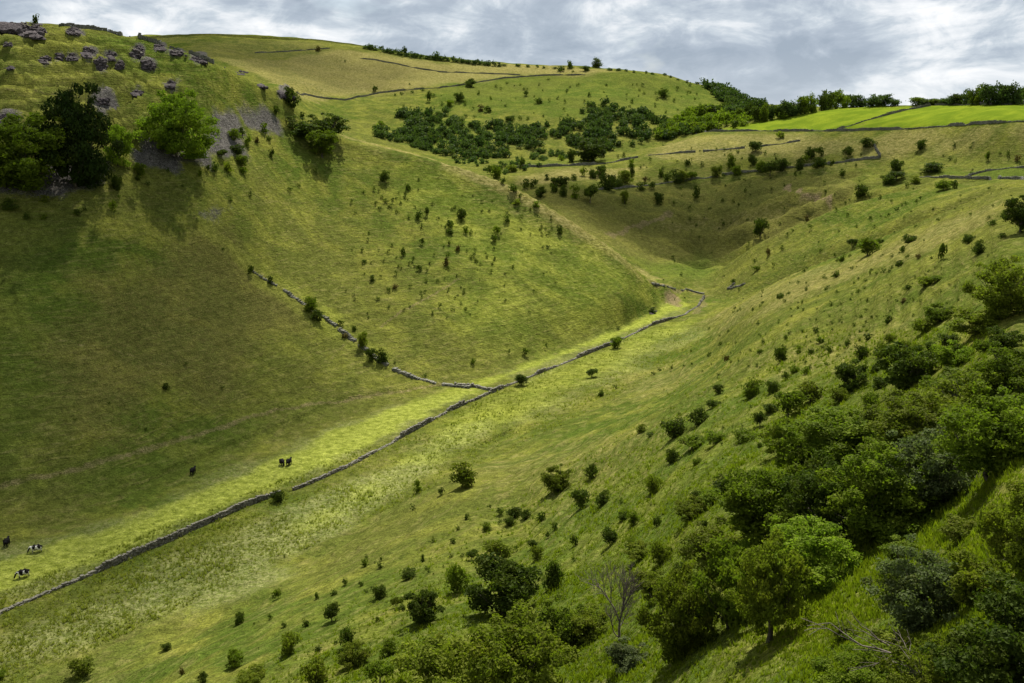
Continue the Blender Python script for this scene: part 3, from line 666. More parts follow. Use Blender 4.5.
for _ in range(700):
    px, py = random.choice([(random.uniform(660, 1010), random.uniform(230, 470)), (random.uniform(350, 560), random.uniform(190, 320)), (random.uniform(240, 760), random.uniform(500, 680)),
                            (random.uniform(800, 960), random.uniform(255, 370)), (random.uniform(400, 700), random.uniform(84, 125)), (random.uniform(640, 1010), random.uniform(145, 235)), (random.uniform(660, 900), random.uniform(290, 380))])
    if px < 700 and py < 400 and py > 330-(px-560)*.2 and px > 480: continue
    if py > 470 and px < 420 and py < 680-(px-100)*.55: continue
    p = hit_any(px, py); D = depth(p)/F; w = random.uniform(1.5, 4.2)*(1+.5*(py > 480)); sp.append((p, w*D, w*D*random.uniform(.7, 1.3)))
merge_clumps('scrub_seedlings', sp, 'tiny dark specks of seedling scrub sprinkled over the valley slopes', 'seedling scrub', 'dark', 60, 5)
print('plants')

# -------------------------------------------------------- trees told apart one by one
def big(name, px, py, w, h, shape, pal, label, cat='tree', group=None, **k): return plant(name, px, py, w, h, shape, pal, label, cat, group, **k)
big('broadleaf_tree', 76, 188, 66, 94, 'bush', 'deep', 'very dark tall leafy tree on the left slope above the scree', wide=.9)
big('broadleaf_tree', 26, 188, 78, 68, 'bush', 'green', 'olive green spreading tree just left of the very dark tall tree')
big('broadleaf_tree', 2, 186, 56, 56, 'bush', 'green', 'tree cut by the left edge of the view beside the scree')
big('broadleaf_tree', 119, 166, 30, 38, 'bush', 'bright', 'small thin tree between the dark tall tree and the pale round one')
big('broadleaf_tree', 178, 157, 70, 60, 'bush', 'bright', 'wide rounded pale green tree alone on the grey scree')
big('thorn_tree', 302, 137, 28, 19, 'bush', 'dark', 'dark low thorn tree at the left of the trio on the spur crest')
big('thorn_tree', 329, 136, 34, 21, 'bush', 'dark', 'dark spreading thorn tree behind the other two on the spur crest')
big('thorn_tree', 323, 158, 26, 26, 'tree', 'green', 'round-headed thorn tree with its shadow in front, lowest of the trio on the spur')
big('thorn_tree', 292, 108, 15, 20, 'bush', 'dark', 'dark thorn growing against the crag at the end of the skyline')
big('thorn_tree', 36, 17, 6, 9, 'bush', 'dark', 'single little tree on top of the crag at the upper left')
big('broadleaf_tree', 590, 161, 29, 21, 'bush', 'dark', 'broad dark round tree at the foot of the far wood')
big('broadleaf_tree', 597, 67, 11, 9, 'bush', 'dark', 'lone rounded tree standing on the far skyline')
big('broadleaf_tree', 760, 238, 15, 19, 'tree', 'dark', 'dark green tree with a long shadow in the side valley bottom')
big('thorn_tree', 1020, 232, 30, 34, 'tree', 'dark', 'dark tree at the right edge above the sunlit shoulder')
big('broadleaf_tree', 1004, 318, 66, 58, 'bush', 'olive', 'large dark tree with yellow-green rim high at the right edge')
# near slope
big('hawthorn_tree', 503, 614, 62, 54, 'bush', 'dark', 'dark dense hawthorn directly above the large bottom middle clump')
big('hawthorn_tree', 512, 722, 120, 110, 'bush', 'olive', 'large olive hawthorn filling the bottom edge at the middle')
big('hawthorn_tree', 438, 724, 92, 80, 'bush', 'olive', 'brownish hawthorn at the bottom edge left of the largest one')
big('hawthorn_bush', 422, 622, 32, 34, 'bush', 'dark', 'round dark hawthorn bush standing clear left of the dense dark hawthorn', 'bush')
big('juniper_bush', 553, 587, 16, 26, 'cone', 'dark', 'narrow pointed dark bush right of the dense dark hawthorn', 'bush')
big('hawthorn_bush', 457, 592, 20, 30, 'bush', 'green', 'thin upright bush left of the dense dark hawthorn', 'bush')
big('hawthorn_bush', 565, 648, 42, 50, 'bush', 'green', 'straggly green bush left of the bare leafless shrub', 'bush')
big('hawthorn_tree', 680, 658, 70, 92, 'bush', 'olive', 'hawthorn with yellowish top right of the bare leafless shrub')
big('hawthorn_tree', 728, 628, 62, 84, 'bush', 'green', 'shaded hawthorn between the yellowish one and the trunked one')
big('hawthorn_tree', 768, 642, 70, 104, 'tree', 'olive', 'yellow-green hawthorn with a visible trunk on the grassy bank')
big('hawthorn_tree', 812, 590, 80, 68, 'bush', 'bright', 'fresh green low hawthorn right of the trunked one')
big('hawthorn_bush', 718, 570, 60, 44, 'bush', 'olive', 'yellow leafy thicket bush above the shaded hawthorn', 'bush')
TH = [(772,545,100,108,'green','leftmost tall dark tree of the dense thicket'),(826,548,94,124,'dark','very dark hollow tree in the front of the dense thicket'),
      (880,538,100,126,'green','feathery tall tree at the front middle of the dense thicket'),(932,508,104,112,'grey','grey-green tree at the front of the thicket above the grass strip'),
      (992,476,112,118,'green','tree at the right front of the thicket above the grass strip'),(798,470,66,70,'green','pale young tree at the left top of the dense thicket'),
      (848,462,96,74,'green','broad tree in the upper left of the dense thicket'),(918,452,104,82,'olive','yellow-brown hawthorn in the middle of the dense thicket'),
      (975,432,96,80,'olive','golden olive hawthorn high in the dense thicket'),(1018,402,80,74,'green','tree of the thicket at the right edge below the large dark one'),
      (962,392,52,34,'green','low shrubby tree at the top of the dense thicket'),(870,505,70,60,'bright','bright young tree inside the front of the thicket')]
for px, py, w, h, pal, lab in TH:
    big('thicket_tree', px, py, w*.9, h*.7, random.Random(px).choice(['bush', 'tree']) if h > 100 else 'bush', pal, lab, group='trees of the dense thicket')
big('berry_tree', 1024, 575, 74, 88, 'bush', 'olive', 'olive leafy tree half cut by the right edge beside the grass strip')
big('hawthorn_bush', 925, 622, 84, 72, 'bush', 'grey', 'grey-green rounded bush on the grass strip in front of the thicket', 'bush')
big('hawthorn_tree', 1010, 712, 130, 128, 'bush', 'dark', 'dark glossy-leaved tree in the bottom right corner')
big('hawthorn_bush', 868, 712, 96, 66, 'bush', 'green', 'low green shrub at the bottom edge left of the dead branch', 'bush')
big('hawthorn_bush', 935, 722, 90, 78, 'bush', 'olive', 'olive shrub at the bottom edge under the dead branch', 'bush')
big('hawthorn_bush', 975, 600, 60, 48, 'bush', 'olive', 'yellowish shrub between the grey-green bush and the right edge', 'bush')

gg = random.Random(77)
SCR = [(700,600),(745,560),(690,520),(840,560),(900,560),(790,600),(655,600),(640,560),(960,540),(820,440),(780,455),(880,430),(940,400),(990,385),(900,600),(845,640),(890,655),(960,650),(590,640),(540,660),(630,668),(870,410),(920,372),(955,368),(1005,430)]
for k_, (x_, y_) in enumerate(SCR):
    w_ = gg.uniform(20, 40); big('scrub_bush', x_, y_, w_, w_*gg.uniform(.55, .85), 'bush', gg.choice(['green', 'olive', 'bright', 'grey', 'olive', 'green']), 'low untidy scrub bush filling a gap around the dense thicket', 'bush', group='low scrub around the thicket')
# the leafless shrub and the dead branches
def bare(name, px, py, h, me, label, cat, rot=0):
    p = hit_any(px, py); H = h*depth(p)/F
    o = obj(name, me); o.location = (p.x, p.y, p.z-.02*H); o.scale = (H, H, H); o.rotation_euler = (0, 0, rot); return tag(o, label, cat)
bare('leafless_shrub', 620, 642, 78, branching('leafless_shrub', M_twig, 5, 4, .42, .022, (0, 0, 1), .32, 3, .25), 'grey leafless shrub with fine upright twigs on the near slope', 'shrub')
bare('dead_branch', 946, 700, 92, branching('dead_branch', M_twig, 3, 11, .45, .020, (-.75, .1, .75), .62, 2, .05), 'long bare dead branch leaning left over the bottom right shrubs', 'branch')
bare('dead_sapling', 938, 690, 34, branching('dead_sapling', M_twig, 1, 13, .2, .02, (0.02, 0, 1), .9, 1, .05), 'short pale upright dead sapling beside the leaning dead branch', 'sapling')
bare('bare_bough', 1012, 560, 46, branching('bare_bough', M_twig, 3, 15, .5, .022, (-.7, 0, .35), .5, 2, .02), 'pale bare bough poking left from the right edge tree', 'branch')
print('trees')

# ---------------------------------------------------------------- skyline hedge, tree belt, far woods
def lerp_line(pts, n, g, jx=1.5):
    W = []; xs = [p[0] for p in pts]
    for i in range(n):
        x = xs[0]+(xs[-1]-xs[0])*(i+.5)/n+g.uniform(-jx, jx); W.append((x, np.interp(x, xs, [p[1] for p in pts])))
    return W
g = random.Random(2)
sky = [(362, 47), (380, 50), (400, 53.5), (420, 57), (450, 60), (475, 63), (500, 65)]
bysky = []
for i, (x, y) in enumerate(lerp_line(sky, 34, g)):
    w = g.uniform(4.5, 7.5); h = g.uniform(3.5, 5.5)+(3.5 if i in (10, 18) else 0)
    plant('hedge_tree', x, y+1.5, w, h, 'bush', 'far', 'small dark tree in the hedge line along the far left skyline', 'tree', 'hedge trees along the far skyline')
for x in list(range(506, 566, 8))+list(range(608, 700, 9)):
    y = np.interp(x, [500, 560, 620, 660, 700], [64.5, 68, 70, 74, 84.5])
    plant('skyline_shrub', x+g.uniform(-3, 3), y+1, g.uniform(3, 6.5), g.uniform(1.6, 3), 'bush', 'far', 'low dark shrub on the long grassy skyline', 'shrub', 'low shrubs on the far skyline')
belt = [(696, 118), (720, 113), (745, 118), (760, 122), (780, 117), (800, 114), (830, 109), (850, 106.5), (905, 105)]
tops = lambda x: np.interp(x, [690, 720, 745, 775, 800, 830, 850, 870, 905, 925, 945, 962, 985, 1030], [104, 104, 106, 104, 99, 92, 95, 96, 97, 99, 97, 93, 86, 86])
BN = []
for (x, y) in lerp_line(belt, 26, g, 2): BN.append((x, y))
for (x, y) in lerp_line([(912, 104.5), (1032, 103.8)], 16, g, 2): BN.append((x, y))
BN.sort(); nth = 0
for x, y in BN:
    if 897 < x < 911: continue
    nth += 1
    h = max(6, y-tops(x)+g.uniform(-2.5, 2.5)); w = g.uniform(9.5, 16)*(1.15 if x > 960 else 1)
    plant('belt_tree', x, y+.6, w, h, 'bush', g.choice(['far', 'far', 'green', 'dark']), 'dark leafy tree of the belt along the plateau edge behind the bright fields', 'tree', 'trees of the belt along the plateau', lod='m')

def inpoly(x, y, P):
    r = False
    for i in range(len(P)):
        a, b = P[i], P[(i+1) % len(P)]
        if (a[1] > y) != (b[1] > y) and x < (b[0]-a[0])*(y-a[1])/(b[1]-a[1])+a[0]: r = not r
    return r
def wood(name, label, poly, n, w0, w1, seed, pal='far'):
    g = random.Random(seed); xs = [p[0] for p in poly]; ys = [p[1] for p in poly]; sp = []
    while len(sp) < n:
        x, y = g.uniform(min(xs), max(xs)), g.uniform(min(ys), max(ys))
        if not inpoly(x, y, poly): continue
        p = hit_any(x, y); D = depth(p)/F; w = g.uniform(w0, w1); sp.append((p, w*D, w*D*g.uniform(.6, .95)))
    return merge_clumps(name, sp, label, 'wood', pal, 150, seed)
wood('scrub_wood', 'dark scrubby wood filling the slope behind the left spur', [(396,120),(405,113),(440,113),(462,121),(490,126),(520,126),(544,132),(547,143),(533,152),(515,150),(505,158),(470,162),(440,156),(410,146),(366,134),(368,128),(385,130),(400,134),(408,128)], 270, 5, 12, 3)
wood('scrub_wood', 'dark wood in the gully below the far grassy hill', [(545,126),(556,128),(575,121),(590,104),(602,103),(618,112),(625,118),(640,111),(655,119),(680,122),(700,124),(700,134),(670,140),(640,146),(615,152),(600,150),(580,148),(560,143),(548,138)], 190, 5, 12, 4)
wood('scrub_wood', 'wooded flank running down the right end of the far hill', [(700,84),(716,88),(735,95),(757,103),(770,110),(762,120),(735,118),(712,112),(728,106),(715,97)], 110, 6, 12, 5)
wood('scrub_wood', 'pale-crowned wood along the hollow before the tree belt', [(690,112),(730,112),(760,116),(800,112),(800,116),(760,124),(715,131),(695,134),(660,141),(655,132)], 150, 7, 12, 6, 'green')
wood('scrub_wood', 'thin scrub at the foot of the far wood behind the spur crest', [(366,128),(400,138),(440,152),(490,164),(505,158),(560,150),(575,156),(555,164),(500,176),(480,172),(430,154),(390,142)], 90, 3, 7, 8, 'far')
# thin scrub in between the gully trees
print('woods')

# ---------------------------------------------------------------- dry stone walls
BOXF = np.array([[0,1,3,2],[4,6,7,5],[0,4,5,1],[2,3,7,6],[0,2,6,4],[1,5,7,3]])
def stone_wall(pts, label, height=1.35, width=.6, step=.6, courses=4, tumble=.25, seed=1, gaps=(), low=(), mat=None, group='dry stone field walls'):
    W = [hit_any(*p) for p in densify(pts, False, 10)]
    Pn = np.array([[p.x, p.y] for p in W]); seg = np.hypot(*np.diff(Pn, axis=0).T); cum = np.concatenate([[0], np.cumsum(seg)]); L = cum[-1]
    g = np.random.default_rng(seed); V, Fc = [], []
    n = int(L/step)
    for i in range(n):
        s = (i+.5)/n; s_ = s*L
        if any(a < s < b for a, b in gaps): continue
        x = np.interp(s_, cum, Pn[:, 0]); y = np.interp(s_, cum, Pn[:, 1])
        x2 = np.interp(min(L, s_+1.5), cum, Pn[:, 0]); y2 = np.interp(min(L, s_+1.5), cum, Pn[:, 1])
        x1 = np.interp(max(0, s_-1.5), cum, Pn[:, 0]); y1 = np.interp(max(0, s_-1.5), cum, Pn[:, 1])
        t = np.array([x2-x1, y2-y1]); t /= np.linalg.norm(t)+1e-9; nn = np.array([-t[1], t[0]])
        z = gz(x, y)
        hh = height*(1-tumble*max(0, float(vnoise(s_/9, seed*3.1))*2.2)-tumble*.3*g.random()); hh = max(.22*height, hh)
        if any(a < s < b for a, b in low): hh *= .5
        k = max(1, int(round(courses*hh/height)))
        wander = .25*float(vnoise(s_/6, seed+.5))
        for c in range(k+1):
            z0 = z-.25 if c == 0 else z+hh*c/(k+1); z1 = z+hh*(c+1)/(k+1)+g.normal()*.03
            if c == k: z1 += abs(g.normal())*.10
            hw = width*.5*(1.25-.5*c/(k+1))*(1+g.normal()*.12); hl = step*.5*(.92+g.random()*.25)
            off = g.normal()*.06; cx, cy = x+nn[0]*(off+wander)+t[0]*g.normal()*.08, y+nn[1]*(off+wander)+t[1]*g.normal()*.08
            th = g.normal()*.12; tt = t*math.cos(th)+nn*math.sin(th); n2 = np.array([-tt[1], tt[0]])
            b = len(V)
            for zq in (z0, z1):
                for su in (-1, 1):
                    for sv in (-1, 1):
                        j = g.normal(size=3)*.025
                        V.append([cx+tt[0]*hl*su+n2[0]*hw*sv+j[0], cy+tt[1]*hl*su+n2[1]*hw*sv+j[1], zq+j[2]])
            Fc.append(BOXF+b)
    me = mesh_np('dry_stone_wall', V, np.concatenate(Fc))
    return tag(obj('dry_stone_wall', me, mat or M_stone), label, 'stone wall', group)
stone_wall(LW, 'long pale dry stone wall running up the middle of the valley floor', 1.2, .62, .5, 4, .6, 1, gaps=((.197, .206),), low=((.206, .33), (.43, .47), (.56, .62), (.72, .80), (.9, .96)))
stone_wall([(250,269),(262,277),(285,291),(300,301),(325,318),(340,329),(355,341),(380,361),(395,370),(410,376),(425,380),(440,384),(470,388)], 'tumbled stone wall dropping down the left hillside to the valley floor', .55, 1.3, .6, 1, .8, 2, mat=M_stone_moss, gaps=((.1,.13),(.22,.25),(.36,.38),(.47,.5),(.66,.69),(.86,.89)))
stone_wall([(455,386),(475,387),(493,391)], 'short low wall joining the tumbled hillside wall to the long one', .9, .9, .6, 2, .4, 3)
stone_wall([(652,284),(668,287),(688,290),(704,294)], 'low ruined wall across the mouth of the side valley', .6, .8, .7, 1, .9, 4, mat=M_stone_moss, gaps=((.3,.36),(.6,.7)))
stone_wall([(735,284),(728,289),(745,284)], 'low scrap of wall beside the stream on the second spur foot', .7, .7, .7, 2, .4, 5, mat=M_stone_moss)
far = dict(step=1.3, courses=2, tumble=.55, mat=M_stone_moss)
stone_wall([(297,93),(322,98),(345,100.5),(360,97),(380,93),(400,90.5),(420,89),(440,88),(460,85.5),(480,82),(500,79),(520,77),(545,75.5),(585,75)], 'long dark field wall slanting up across the far hill', 1.4, .9, seed=6, **far)
stone_wall([(360,58.5),(375,60),(390,63),(415,68),(440,72),(480,73.5),(520,75)], 'thin upper field wall curving below the far left skyline', 1.2, .8, seed=7, **far)
stone_wall([(255,53),(290,51.5),(330,48.5)], 'faint wall on the shaded far left hilltop', 1.1, .8, seed=8, **far)
stone_wall([(676,134.5),(716,131.5),(770,131),(835,131),(860,130.5),(905,129),(960,125.2),(1032,120.6)], 'dark wall along the near edge of the two bright pastures', 1.5, .9, seed=9, **far)
stone_wall([(837,130.5),(850,126),(866,120.5),(880,117),(905,110.5),(930,106)], 'wall dividing the two bright pastures', 1.6, .9, seed=10, **far)
stone_wall([(935,105.4),(970,105),(1032,104.3)], 'wall along the back edge of the right-hand bright pasture', 1.6, .9, seed=11, **far)
stone_wall([(722,175),(745,172.5),(790,167.5),(830,164),(880,157.5)], 'wall running through the bushes of the far bench', 1.4, .9, seed=12, **far)
stone_wall([(880,157),(877,151),(874,145)], 'short wall climbing from the end of the bench wall', 1.3, .9, seed=13, **far)
stone_wall([(920,176.5),(960,178),(1000,179),(1032,179.5)], 'wall along the front of the green field at the right edge', 1.1, .8, seed=14, **far)
stone_wall([(968,176.5),(985,171.5),(1005,168.5),(1032,167)], 'curving wall behind the green field at the right edge', 1.1, .8, seed=15, **far)
stone_wall([(512,168),(560,166),(590,165),(612,162.5),(638,157.5)], 'wall along the strip of pale field behind the spur', 1.6, 1.0, seed=16, **far)
stone_wall([(598,189),(635,187),(665,183),(700,178.5),(718,176)], 'low wall threading between the bushes behind the spur', 1.1, .9, seed=17, **far)
stone_wall([(648,155.5),(672,153.5),(700,151.5),(735,148.5),(762,146.5),(800,141)], 'broken bank wall across the dry upper pasture', 1.1, 1.1, seed=18, gaps=((.3, .36), (.62, .7)), **far)
stone_wall([(60,26),(80,26.5),(100,30),(140,38.5),(170,47),(200,58),(225,68)], 'wall following the skyline of the near left hill', 1.2, .8, step=.9, courses=3, tumble=.3, seed=19, mat=M_stone_moss)
print('walls')

# ---------------------------------------------------------------- limestone crags
def crag(px, py, w, h, label, seed, mat=None, flat=.8):
    g = np.random.default_rng(seed); bm = bmesh.new()
    c0 = hit_any(px, py)
    q1, q2 = gz(c0.x+4, c0.y)-gz(c0.x-4, c0.y), gz(c0.x, c0.y+4)-gz(c0.x, c0.y-4); nrm0 = Vector((-q1/8, -q2/8, 1)).normalized()
    nb = int(8+w*h/9)
    for i in range(nb):
        th = g.random()*6.283; r = .85*g.random()**.5
        qx, qy = px+w*.46*r*math.cos(th), py-h*.45+h*.5*r*math.sin(th)
        p = hit(qx, qy)
        if p is None or abs(depth(p)-depth(c0)) > 60: p = c0+Vector((g.normal()*2, g.normal(), 0))
        D = depth(p)/F; s = D*g.uniform(1.2, 3.6)*(.7+.3*h/12)
        m = Matrix.Translation(p-c0+Vector((0, 0, -.38*s))) @ Matrix.Rotation(g.random()*6.28, 4, 'Z') @ Matrix.Rotation(g.normal()*.18, 4, 'X') @ Matrix.Diagonal((s*1.25, s*.9, s*flat*g.uniform(.6, 1.25), 1))
        if i == 0:                                     # bedrock slab lying in the slope, the blocks stand on it
            n_ = nrm0; ax = Vector((0, 0, 1)).cross(n_); ax = ax.normalized() if ax.length > .05 else Vector((1, 0, 0)); up = n_.cross(ax)
            m = Matrix.Translation(up*(h*D*.25)) @ Matrix((ax, up, n_)).transposed().to_4x4() @ Matrix.Diagonal((w*D*.52, h*D*.5, h*D*.13, 1))
        rr_ = bmesh.ops.create_icosphere(bm, subdivisions=2, radius=1, matrix=Matrix())
        vs = np.array([v.co[:] for v in rr_['verts']]); q = vs/np.abs(vs).max(1)[:, None]**.8
        n = fbm(q[:, 0]*1.3+seed+i*7, q[:, 1]*1.3, q[:, 2]*2.2, 3); q = q*(.78+.5*n)[:, None]
        for v, cc in zip(rr_['verts'], q): v.co = m @ Vector(cc)
    me = bpy.data.meshes.new('limestone_crag'); bm.to_mesh(me); bm.free()
    o = obj('limestone_crag', me, mat or M_rock); o.location = c0
    return tag(o, label, 'rock', 'limestone crags on the left hill')
CR = [(8,30,36,20,'big broken crag rising at the upper left corner'),(32,37,28,18,'lower right block of the big corner crag'),(75,34,20,9,'low crag just under the left skyline'),
      (45,63,11,9,'small crag left end of the row of outcrops'),(59,60,9,8,'small dark outcrop second in the row'),(72,60,12,8,'wide low outcrop third in the row'),
      (88,57,12,12,'upper part of the slanting outcrop below the skyline'),(100,69,14,13,'lower part of the slanting outcrop below the skyline'),(112,60,10,11,'upper block of the second slanting outcrop'),
      (120,69,10,9,'lower block of the second slanting outcrop'),(138,58,16,15,'tall outcrop near the middle of the crag row'),(148,69,15,11,'lowest block under the tall outcrop'),
      (160,50,14,9,'crag on the skyline left of the far hill'),(178,55,14,7,'low rounded skyline crag'),(200,62,20,11,'dark crag with a bush top at the skyline end'),
      (172,88,15,9,'small rock patch on open grass above the pale round tree'),(103,104,16,8,'rocky scree outcrop right of the dark tall tree'),(137,96,12,8,'small rock patch between scree and skyline'),
      (8,124,20,13,'rough outcrop at the left edge above the trees'),(284,97,20,12,'dark crag where the near hill drops to the spur'),(240,75,14,5,'thin ledge on the skyline before the spur'),
      (262,87,14,6,'broken ledge on the skyline just above the end crag'),(8,46,10,4,'thin ledge at the left edge under the big crag'),(10,69,10,4,'thin second ledge at the left edge')]
for i, c in enumerate(CR): crag(c[0], c[1], c[2], c[3], c[4], 40+i)
tag(crag(653, 314, 7, 6, 'dark boulder with a pale side at the foot of the spur', 99, flat=1.0), group='boulders on the valley floor')

# ---------------------------------------------------------------- cows
def cow_mat(name, white):
    m, t, out = newmat(name)
    pos = t.n('ShaderNodeTexCoord').outputs['Object']
    n = t.noise(pos, 1.5, 2, .5, .3)
    c = t.mix(t.rng(n, white-.015, white+.015), c4(.72, .69, .63), c4(.012, .011, .011))
    bs = t.n('ShaderNodeBsdfPrincipled', i_Roughness=.9); t.set(bs.inputs['Base Color'], c); bs.inputs['Specular IOR Level'].default_value = .05
    t.t.links.new(bs.outputs[0], out.inputs[0]); return m
MC = {'black': cow_mat('black_hide', .2), 'pied': cow_mat('pied_hide', .44), 'black_patch': cow_mat('patched_hide', .40)}
def cow_mesh(graze):
    hd = [(1.15, 0, 1.22, .20), (1.42, 0, .85 if graze else 1.28, .18), (1.62, 0, .42 if graze else 1.34, .155), (1.80, 0, .14 if graze else 1.20, .10)]
    Vs = [(0, 0, .98, .46)]; E = []
    def chain(a, pts):
        for p in pts: Vs.append(p); E.append((a, len(Vs)-1)); a = len(Vs)-1
        return a
    f = chain(0, [(.45, 0, .98, .44), (.85, 0, 1.02, .39)])
    n = chain(f, hd)
    r = chain(0, [(-.45, 0, 1.0, .44), (-.85, 0, 1.06, .36)])
    chain(r, [(-1.08, 0, 1.22, .06), (-1.16, 0, .95, .035), (-1.17, 0, .55, .045)])
    for s in (1, -1):
        chain(f, [(.80, .20*s, .80, .15), (.78, .22*s, .48, .085), (.80, .22*s, .10, .06), (.86, .22*s, .03, .07)])
        chain(r, [(-.80, .20*s, .82, .19), (-.74, .23*s, .60, .12), (-.90, .23*s, .42, .075), (-.86, .23*s, .10, .06), (-.80, .23*s, .03, .07)])
        chain(n-1 if graze else n-1, [(Vs[n-1][0]-.03, .12*s, Vs[n-1][2]+.12, .05), (Vs[n-1][0]-.08, .24*s, Vs[n-1][2]+.10, .03)])
    me = bpy.data.meshes.new('cow'); me.from_pydata([v[:3] for v in Vs], E, [])
    o = bpy.data.objects.new('cow_tmp', me); col.objects.link(o)
    sk = o.modifiers.new('s', 'SKIN'); o.modifiers.new('b', 'SUBSURF').levels = 1
    for i, v in enumerate(me.skin_vertices[0].data):
        v.radius = (Vs[i][3], Vs[i][3]); v.use_root = (i == 0)
    dg = bpy.context.evaluated_depsgraph_get(); dg.update()
    r = bpy.data.meshes.new_from_object(o.evaluated_get(dg)); bpy.data.objects.remove(o)
    for p in r.polygons: p.use_smooth = True
    return r
for i, (px, py, gr, mt, ang, lab) in enumerate([
    (7,546,False,'black',100,'all-black cow standing at the left edge of the meadow'),(37,552,True,'pied',200,'white and black cow grazing behind the lower pied one'),
    (24,577,True,'black_patch',215,'black and white cow grazing nearest the long stone wall'),(193,474,False,'black',85,'lone black cow on the green slope above the meadow'),
    (282,465,True,'black',300,'black cow, left of the pair by the wall gap'),(289,465,False,'black',80,'black cow, right of the pair by the wall gap')]):
    me = cow_mesh(gr); p = hit_any(px, py)
    o = obj('cow', me, MC[mt]); o.location = (p.x, p.y, p.z-.02); o.rotation_euler = (0, 0, R(ang)); o.scale = (.9, 1.1, .98)
    tag(o, lab, 'cow', 'cows grazing on the valley floor')

# ---------------------------------------------------------------- farm shed roof on the plateau edge
p = hit_any(1020, 104.2); u = depth(p)/F
sh = bpy.data.objects.new('farm_shed', None); link(sh); sh.location = p; sh.rotation_euler = (0, 0, R(-28))
def boxm(nm, x0, x1, y0, y1, z0, z1, mat, roof=0):
    V = [(x, y, z) for z in (z0, z1) for x in (x0, x1) for y in (y0, y1)]
    if roof: V = [(x0,y0,z0),(x0,y1,z0),(x1,y0,z0),(x1,y1,z0),(x0,(y0+y1)/2-.05,z1),(x0,(y0+y1)/2+.05,z1),(x1,(y0+y1)/2-.05,z1),(x1,(y0+y1)/2+.05,z1)]
    return obj(nm, mesh_np(nm, V, BOXF), mat, sh)
boxm('wall', -11*1, 11, -4, 4, -.5, 2.0, M_stone_moss)
boxm('roof', -11.5, 11.5, -4.6, 4.6, 2.003, 3.4, simple_mat('shed_roof', (.26, .26, .27), (.40, .40, .42), 2, .6), 1)
tag(sh, 'long low grey-roofed farm shed in front of the tree belt at the right edge', 'shed')

# ---------------------------------------------------------------- long grass as geometry, laid on the slopes
def tufts(n, region, label, hscale, seed, colr, fade=lambda x, y: 1):
    g = np.random.default_rng(seed); Vs, TT = [], []; got = 0
    P0, HS = [], []
    while got < n:
        px, py = g.uniform(*region[0]), g.uniform(*region[1])
        if not region[2](px, py): continue
        p = hit(px, py)
        if p is None: continue
        if fade(px, py) < g.random(): continue
        q = float(fbm(p.x/5, p.y/5, o=2))
        if q < -.2 and g.random() < .6: continue
        P0.append((p.x, p.y, p.z)); HS.append(hscale*(.5+g.random()+max(0, q))*min(1.6, .55+p.length/160)); got += 1
    P0 = np.array(P0); HS = np.array(HS); nb = 7
    P1 = np.repeat(P0, nb, 0); H = np.repeat(HS, nb)*(.6+.7*g.random(n*nb)); m = n*nb
    th = g.random(m)*6.283; ro = np.repeat(HS, nb)*.45*g.random(m)
    b = P1+np.stack([np.cos(th)*ro, np.sin(th)*ro, np.full(m, -.05)], -1)
    ln = g.normal(size=(m, 2))*.32; tip = b+np.stack([ln[:, 0]*H, ln[:, 1]*H-.1*H, H], -1)
    wd = .10*H+.01; tw = g.random(m)*3.14; w = np.stack([np.cos(tw)*wd, np.sin(tw)*wd, np.zeros(m)], -1)
    V = np.stack([b-w, b+w, tip], 1).reshape(-1, 3)
    me = mesh_np('grass', V, np.arange(m*3).reshape(-1, 3))
    t = np.clip(np.repeat(g.random(n), nb)*.6+g.random(m)*.4, 0, 1)
    at = me.color_attributes.new('tint', 'FLOAT_COLOR', 'POINT')
    at.data.foreach_set('color', np.repeat(np.stack([t, (t > .85)*1.0, t, t], -1), 3, 0).astype(np.float32).ravel())
    return tag(obj('grass', me, leaf_mat('grass_blades_'+str(seed), colr[0], colr[1], .4)), label, 'grass', kind='stuff')
slope = lambda x, y: y > 690-(x-200)*.66 if x < 900 else y > 228
fd = lambda x, y: min(1, (y-(690-(min(x, 900)-200)*.66))/130)
tufts(30000, ((240, 1024), (330, 683), slope), 'long uneven grass covering the near slope', .23, 5, ((.065, .095, .005), (.16, .18, .012)), fd)
tufts(9000, ((0, 700), (320, 683), lambda x, y: abs((y-30)-np.interp(x, [0, 240, 420, 560, 690], [612, 509, 428, 365, 300])) < 26+(700-x)*.035), 'pale rushy tussocks on the valley floor', .24, 6, ((.10, .125, .012), (.26, .25, .06)))

# ---------------------------------------------------------------- sun, sky and added shade clouds
SAZ, SEL = R(10), R(55)
sd = Vector((math.sin(SAZ)*math.cos(SEL), math.cos(SAZ)*math.cos(SEL), math.sin(SEL)))   # towards the sun
sl = bpy.data.lights.new('sun', 'SUN'); sl.energy = 5.0; sl.angle = R(.6); sl.color = (1, .955, .88)
so = bpy.data.objects.new('sun', sl); link(so); so.rotation_euler = sd.to_track_quat('Z', 'Y').to_euler(); so.location = sd*500

